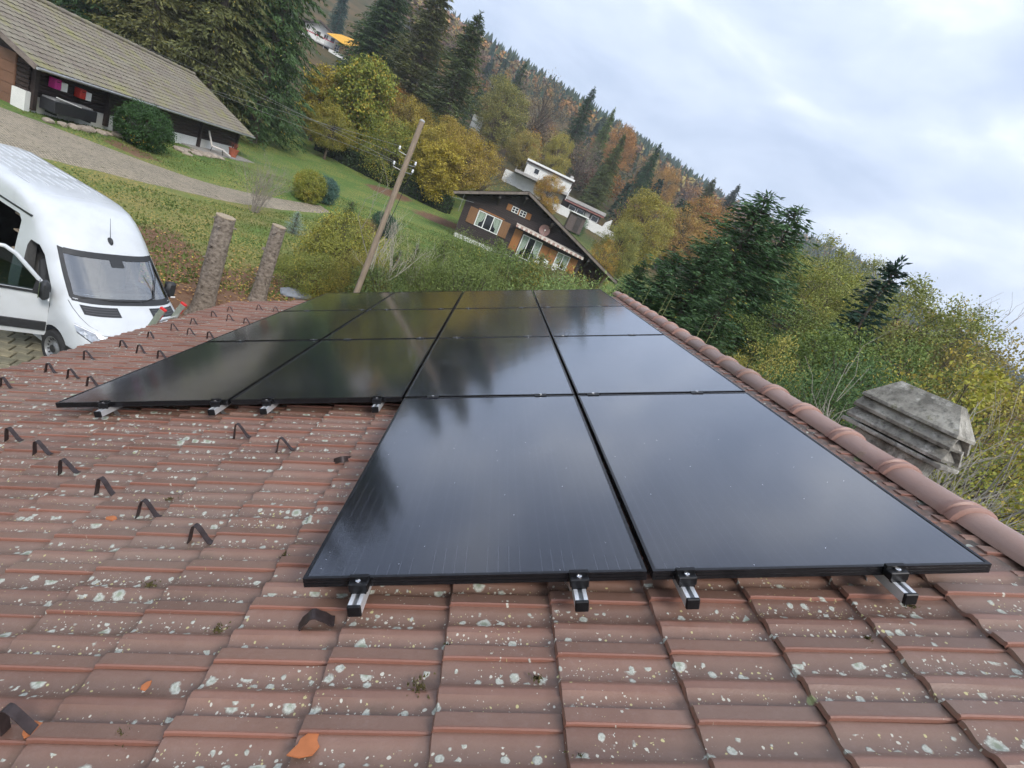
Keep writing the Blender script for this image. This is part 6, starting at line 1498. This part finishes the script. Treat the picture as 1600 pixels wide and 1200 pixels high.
# ------------------------------------------------------------------ stumps, wooden pole, wires, tarp
SB = pm('spruce_bark', (.14, .10, .075), .95, .5, 11, c2=(.33, .28, .23), stretch=(1, 1, 1.4), bump=.9, bscale=18); CUTW = pm('fresh_cut_wood', (.34, .27, .19), .8, .2, 14)
def stump(lab, px, py, r, rad, Hs, lean, seed):
    p = at(px, py, r); o = thing('tree_stump', lab, 'stump', (p.x, p.y, H(p.x, p.y) - .15)); rg = random.Random(seed); rows = []; K2 = 26
    o.rotation_euler = (lean[0], lean[1], 0)
    for j in range(24):
        f = j / 23; base = rad * (1.0 + .55 * math.exp(-f * 14)) * (1 - .12 * f)
        rows.append([(base * (1 + .035 * math.sin(3 * a + seed) + rg.gauss(0, .018) + (.12 * math.exp(-f * 12) * max(0, math.sin(2.5 * a + 1)))) * math.cos(a), base * (1 + rg.gauss(0, .018)) * math.sin(a), Hs * f) for a in [2 * PI * k / K2 for k in range(K2)]])
    tr = MB().grid(rows, close=True).build('trunk', SB, o, 50)
    MB().lathe([(rad * .9, Hs - .012), (rad * .895, Hs + .012), (rad * .5, Hs + .014), (0, Hs + .012)], 26).build('cut_face', CUTW, o)
    for k in range(9):
        a = rg.uniform(0, 6.28); z = Hs * rg.uniform(.15, .95); d_ = Vector((math.cos(a), math.sin(a), .15)); q = Vector((0, 0, z)) + d_ * rad * .86
        MB().tube([q, q + d_ * rg.uniform(.07, .13)], [.03, .02], 6).build('knot', SB, tr)
stump('taller bark-covered tree stump standing beside the van', 318, 472, 14.5, .245, 2.75, (.02, .03), 1)
stump('shorter pale tree stump right of the taller one', 401, 470, 15.5, .205, 2.45, (.0, .03), 2)
POLEW = pm('weathered_pole', (.27, .21, .155), .9, .3, 5, stretch=(6, 6, .4), bump=.5, bscale=20)
pb_, pt_ = at(555, 462, 14.6), at(660, 189, 14.6)
pole = thing('wooden_pole', 'weathered leaning wooden utility pole behind the panels', 'pole', (pb_.x, pb_.y, H(pb_.x, pb_.y) - .3)); PL = pole.location
pv = pt_ - pb_; b0 = pb_ - pv * ((pb_.z - PL.z) / pv.z)
MB().tube([b0 - PL, b0.lerp(pt_, .5) - PL, pt_ - PL], [.088, .078, .07], 14).build('post', POLEW, pole, 50)
MB().lathe([(.072, -.02), (.074, .0), (.04, .03), (0, .035)], 14, tuple(pt_ - PL)).build('post_cap', ZINC, pole, 40)
PORC = pm('white_porcelain', (.75, .76, .77), .25, .05); att = []
for k, (f_, sx_) in enumerate(((.80, -1), (.83, 1), (.80, 1), (.86, -1))):
    q = b0.lerp(pt_, f_) - PL + Vector((0, -.0, 0)); e_ = q + Vector((sx_ * .26, -.12, .02))
    br = MB().tube([q, e_, e_ + Vector((0, 0, .06))], .012, 6).build('bracket', ZINC, pole)
    ins = MB().lathe([(0, .0), (.024, .0), (.034, .02), (.02, .035), (.03, .055), (.02, .08), (0, .09)], 12, tuple(e_ + Vector((0, 0, .05)))).build('insulator', PORC, pole, 40); att.append(e_ + PL + Vector((0, 0, .13)))
MB().tube([att[1] - PL, b0.lerp(pt_, .66) - PL + Vector((.2, -.15, 0)), b0.lerp(pt_, .52) - PL + Vector((.11, -.1, 0))], .009, 5).build('cable', VPL, pole)
WIRE = pm('aluminium_wire', (.35, .35, .34), .5, .1, metal=.5)
ends = [(at(150, 0, 60), 'uppermost overhead wire crossing in front of the spruces'), (at(60, -10, 60), 'second overhead wire from the top crossing the spruces'), (at(10, 0, 55), 'third overhead wire from the top crossing the spruces'), (at(-40, 10, 52), 'lowest overhead wire crossing the spruces')]
for a_, (e_, lab) in zip(att, ends):
    e_ = e_ + (e_ - a_) * .3
    pts = [a_.lerp(e_, k_ / 14) - Vector((0, 0, 1.2 * (k_ / 14) * (1 - k_ / 14))) for k_ in range(15)]
    tag(MB().tube(pts, .0045, 5).build('overhead_wire', WIRE), lab, 'wire', 'overhead wires from the wooden pole')
p = at(463, 447, 17.0); o = rock('boulder', 'flat grey-blue stone on the bare soil beside the smaller stump', (p.x, p.y, H(p.x, p.y) - .05), .5, 77, None, .3, pm('slate_stone', (.20, .215, .24), .8, .3, 4, bump=.4, bscale=10)); o.scale = (1.3, .8, 1)
# ------------------------------------------------------------------ far forest on the mountain side: one mass
rg = np.random.default_rng(77)
FV, FC, FF = [], [], []; base_i = 0
def add_tree(x, y, z, h, kind, col):
    global base_i
    vs = []; fs = []
    if kind == 0:
        n = 10; NL = 6
        for lv in range(NL):
            f0 = lv / NL; z0, z1 = h * (.06 + .80 * f0), h * min(1.0, .06 + .80 * f0 + .36 - .12 * f0); rr = h * .23 * (1 - f0) ** .8 + h * .012
            b = len(vs); a0 = rg.uniform(0, 6)
            for k_ in range(n): a_ = a0 + 2 * PI * k_ / n; q = rr * (rg.uniform(.95, 1.25) if k_ % 2 else rg.uniform(.45, .65)); vs.append((x + q * math.cos(a_), y + q * math.sin(a_), z + z0 - (rg.uniform(.01, .04) * h if k_ % 2 else -.02 * h)))
            vs.append((x + rg.normal(0, .01) * h, y, z + z1))
            for k_ in range(n): fs.append((b + k_, b + (k_ + 1) % n, b + n))
    else:
        for k_ in range(34):
            d_ = rg.normal(0, 1, 3); d_ /= np.linalg.norm(d_); q = d_ * np.array([h * .33, h * .33, h * .4]) * rg.uniform(.6, 1.05); c_ = np.array([x, y, z + h * .58]) + q
            s = h * .085; u_ = unit(np.cross(d_ + rg.normal(0, .5, 3), rg.normal(0, 1, 3))) * s; w_ = unit(np.cross(u_, d_ + rg.normal(0, .4, 3))) * s
            b = len(vs); vs += [tuple(c_ - u_), tuple(c_ - w_), tuple(c_ + u_), tuple(c_ + w_)]; fs += [(b, b + 1, b + 2), (b, b + 2, b + 3)]
    FV.extend(vs); FF.extend([tuple(i + base_i for i in f) for f in fs]); base_i += len(vs)
    v = rg.uniform(1.1, 1.9)
    FC.extend([(col[0] * v, col[1] * v, col[2] * v, 1)] * len(vs))
CON = [(.022, .042, .026), (.03, .05, .028), (.018, .034, .024), (.04, .055, .03)]; DEC = [(.17, .09, .035), (.22, .11, .03), (.13, .075, .05), (.15, .11, .05), (.10, .085, .045), (.19, .15, .05)]
Nt = 0; tries = 0
while Nt < 6000 and tries < 60000:
    tries += 1
    az = math.radians(rg.uniform(-16, 62)); r = 265 * math.exp(rg.uniform(0, math.log(720 / 265)))
    if rg.uniform() > min(1, .25 + r / 420): continue
    x, y = r * math.sin(az), r * math.cos(az)
    z = H(x, y) if False else None
    FV_x = (x, y, r); Nt += 1
    if Nt == 1: PT = []
    PT.append((x, y, r))
PT = np.array(PT); PZ = hgt(PT[:, 0], PT[:, 1])
pat = np.sin(PT[:, 0] * .021 + 1.3) + np.sin(PT[:, 1] * .017 + PT[:, 0] * .008) + rg.normal(0, .7, len(PT))
for (x, y, r), z, pt in zip(PT, PZ, pat):
    con = pt > (.35 if r < 430 else -.35)
    add_tree(x, y, z - .5, rg.uniform(9, 16) if con else rg.uniform(7, 12), 0 if con else 1, CON[rg.integers(4)] if con else DEC[rg.integers(6)])
fm = bpy.data.meshes.new('forest'); fm.from_pydata(FV, [], FF)
ca = fm.color_attributes.new('col', 'FLOAT_COLOR', 'POINT'); ca.data.foreach_set('color', np.array(FC, dtype=np.float32).ravel())
m, t, b = nodes('forest_foliage'); t.links.new(N(t, 'ShaderNodeAttribute', attribute_name='col').outputs['Color'], b.inputs['Base Color']); b.inputs['Roughness'].default_value = .8; b.inputs['Specular IOR Level'].default_value = .1
fm.materials.append(m)
tag(link(bpy.data.objects.new('forest', fm)), 'mixed autumn forest covering the far mountain side', 'forest', kind='stuff')
# woodland on the slope between the houses and the far forest: crowns run together, one mass
rg = np.random.default_rng(55); WP, WD, WW_, WC = [], [], [], []
tries = 0; cnt = 0; XY = []
while cnt < 420 and tries < 6000:
    tries += 1
    az = math.radians(rg.uniform(-13, 60)); r = 96 * math.exp(rg.uniform(0, math.log(290 / 96))); x, y = r * math.sin(az), r * math.cos(az)
    if az < math.radians(11) and r < 122: continue
    if az < math.radians(-9) and r < 165: continue
    if any((x - a_) ** 2 + (y - b_) ** 2 < 22 for a_, b_ in XY): continue
    XY.append((x, y)); cnt += 1
XY = np.array(XY); ZZ = hgt(XY[:, 0], XY[:, 1])
for (x, y), z in zip(XY, ZZ):
    con = rg.uniform() < .25
    h = rg.uniform(8, 13) if con else rg.uniform(7, 11); k = 520
    if con:
        f = rg.uniform(0, 1, k) ** .75; a_ = rg.uniform(0, 2 * PI, k); q = h * .2 * (1 - f) ** .9 * rg.uniform(.45, 1.1, k)
        p = np.stack([q * np.cos(a_), q * np.sin(a_), h * (.05 + .95 * f) - q * .35], 1); o_ = np.stack([np.cos(a_), np.sin(a_), np.full(k, -.35)], 1)
        d = unit(o_ + rg.normal(0, .35, (k, 3))) * h * .085; wv = unit(np.cross(d, rg.normal(0, 1, (k, 3)))) * h * .016; cc = np.array(CON[rg.integers(4)]) * 1.25
    else:
        d0 = unit(rg.normal(0, 1, (k, 3))); p = d0 * rg.uniform(.45, 1.05, (k, 1)) * np.array([h * .33, h * .33, h * .4]); p[:, 2] += h * .58
        d = unit(rg.normal(0, 1, (k, 3))) * h * .055; wv = unit(np.cross(d, d0 + rg.normal(0, .6, (k, 3)))) * h * .022; cc = np.array(DEC[rg.integers(6)])
    WP.append(p + np.array([x, y, z - .4])); WD.append(d); WW_.append(wv); WC.append(np.repeat(np.concatenate([cc[None] * rg.uniform(.8, 1.9, (k, 1)), np.ones((k, 1))], 1), 4, 0))
wm_ = quads('woodland', np.concatenate(WP), np.concatenate(WD), np.concatenate(WW_), m, rg, .45)
ca = wm_.color_attributes.new('col', 'FLOAT_COLOR', 'POINT'); ca.data.foreach_set('color', np.concatenate(WC).astype(np.float32).ravel())
tag(link(bpy.data.objects.new('woodland', wm_)), 'autumn woodland covering the slope behind the white villa', 'woodland', kind='stuff')
# fallen leaves on the bare soil by the stumps
rg = np.random.default_rng(9); k = 2600
lx = rg.normal(-6.0, 2.2, k); ly = rg.normal(14.2, 1.9, k); lz = hgt(lx, ly) + .025; ok = ~((lx + 7.6) ** 2 / 40 + (ly - 9) ** 2 / 12 < 1); lx, ly, lz = lx[ok], ly[ok], lz[ok]; k = len(lx)
D = unit(rg.normal(0, 1, (k, 3)) * [1, 1, .3]) * .08; Wv = unit(np.cross(D, np.tile([0, 0, 1.], (k, 1)) + rg.normal(0, .3, (k, 3)))) * .03
o = link(bpy.data.objects.new('fallen_leaves', quads('fallen_leaves', np.stack([lx, ly, lz], 1), D, Wv, LEAF, rg))); o.color = (.22, .13, .05, .2); tag(o, 'fallen brown leaves on the bare soil round the stumps', 'leaves', kind='stuff')

# ------------------------------------------------------------------ autumn air between us and the mountain
hm = bpy.data.materials.new('haze_air'); hm.use_nodes = True; ht = hm.node_tree; ht.nodes.remove(ht.nodes['Principled BSDF'])
hv = ht.nodes.new('ShaderNodeVolumePrincipled'); hv.inputs['Color'].default_value = (.84, .89, .97, 1); hv.inputs['Density'].default_value = .00058; hv.inputs['Anisotropy'].default_value = .2
ht.links.new(hv.outputs[0], ht.nodes['Material Output'].inputs['Volume'])
zlo, zhi = float(GZ.min()) - 1.5, float(GZ.max()) + 26
tag(MB().box((0, (gy[0] + gy[-1]) / 2, (zlo + zhi) / 2), (gx[-1] - gx[0] + 6, gy[-1] - gy[0] + 6, zhi - zlo)).build('haze', hm), 'thin autumn haze filling the air of the valley', 'haze', kind='stuff')
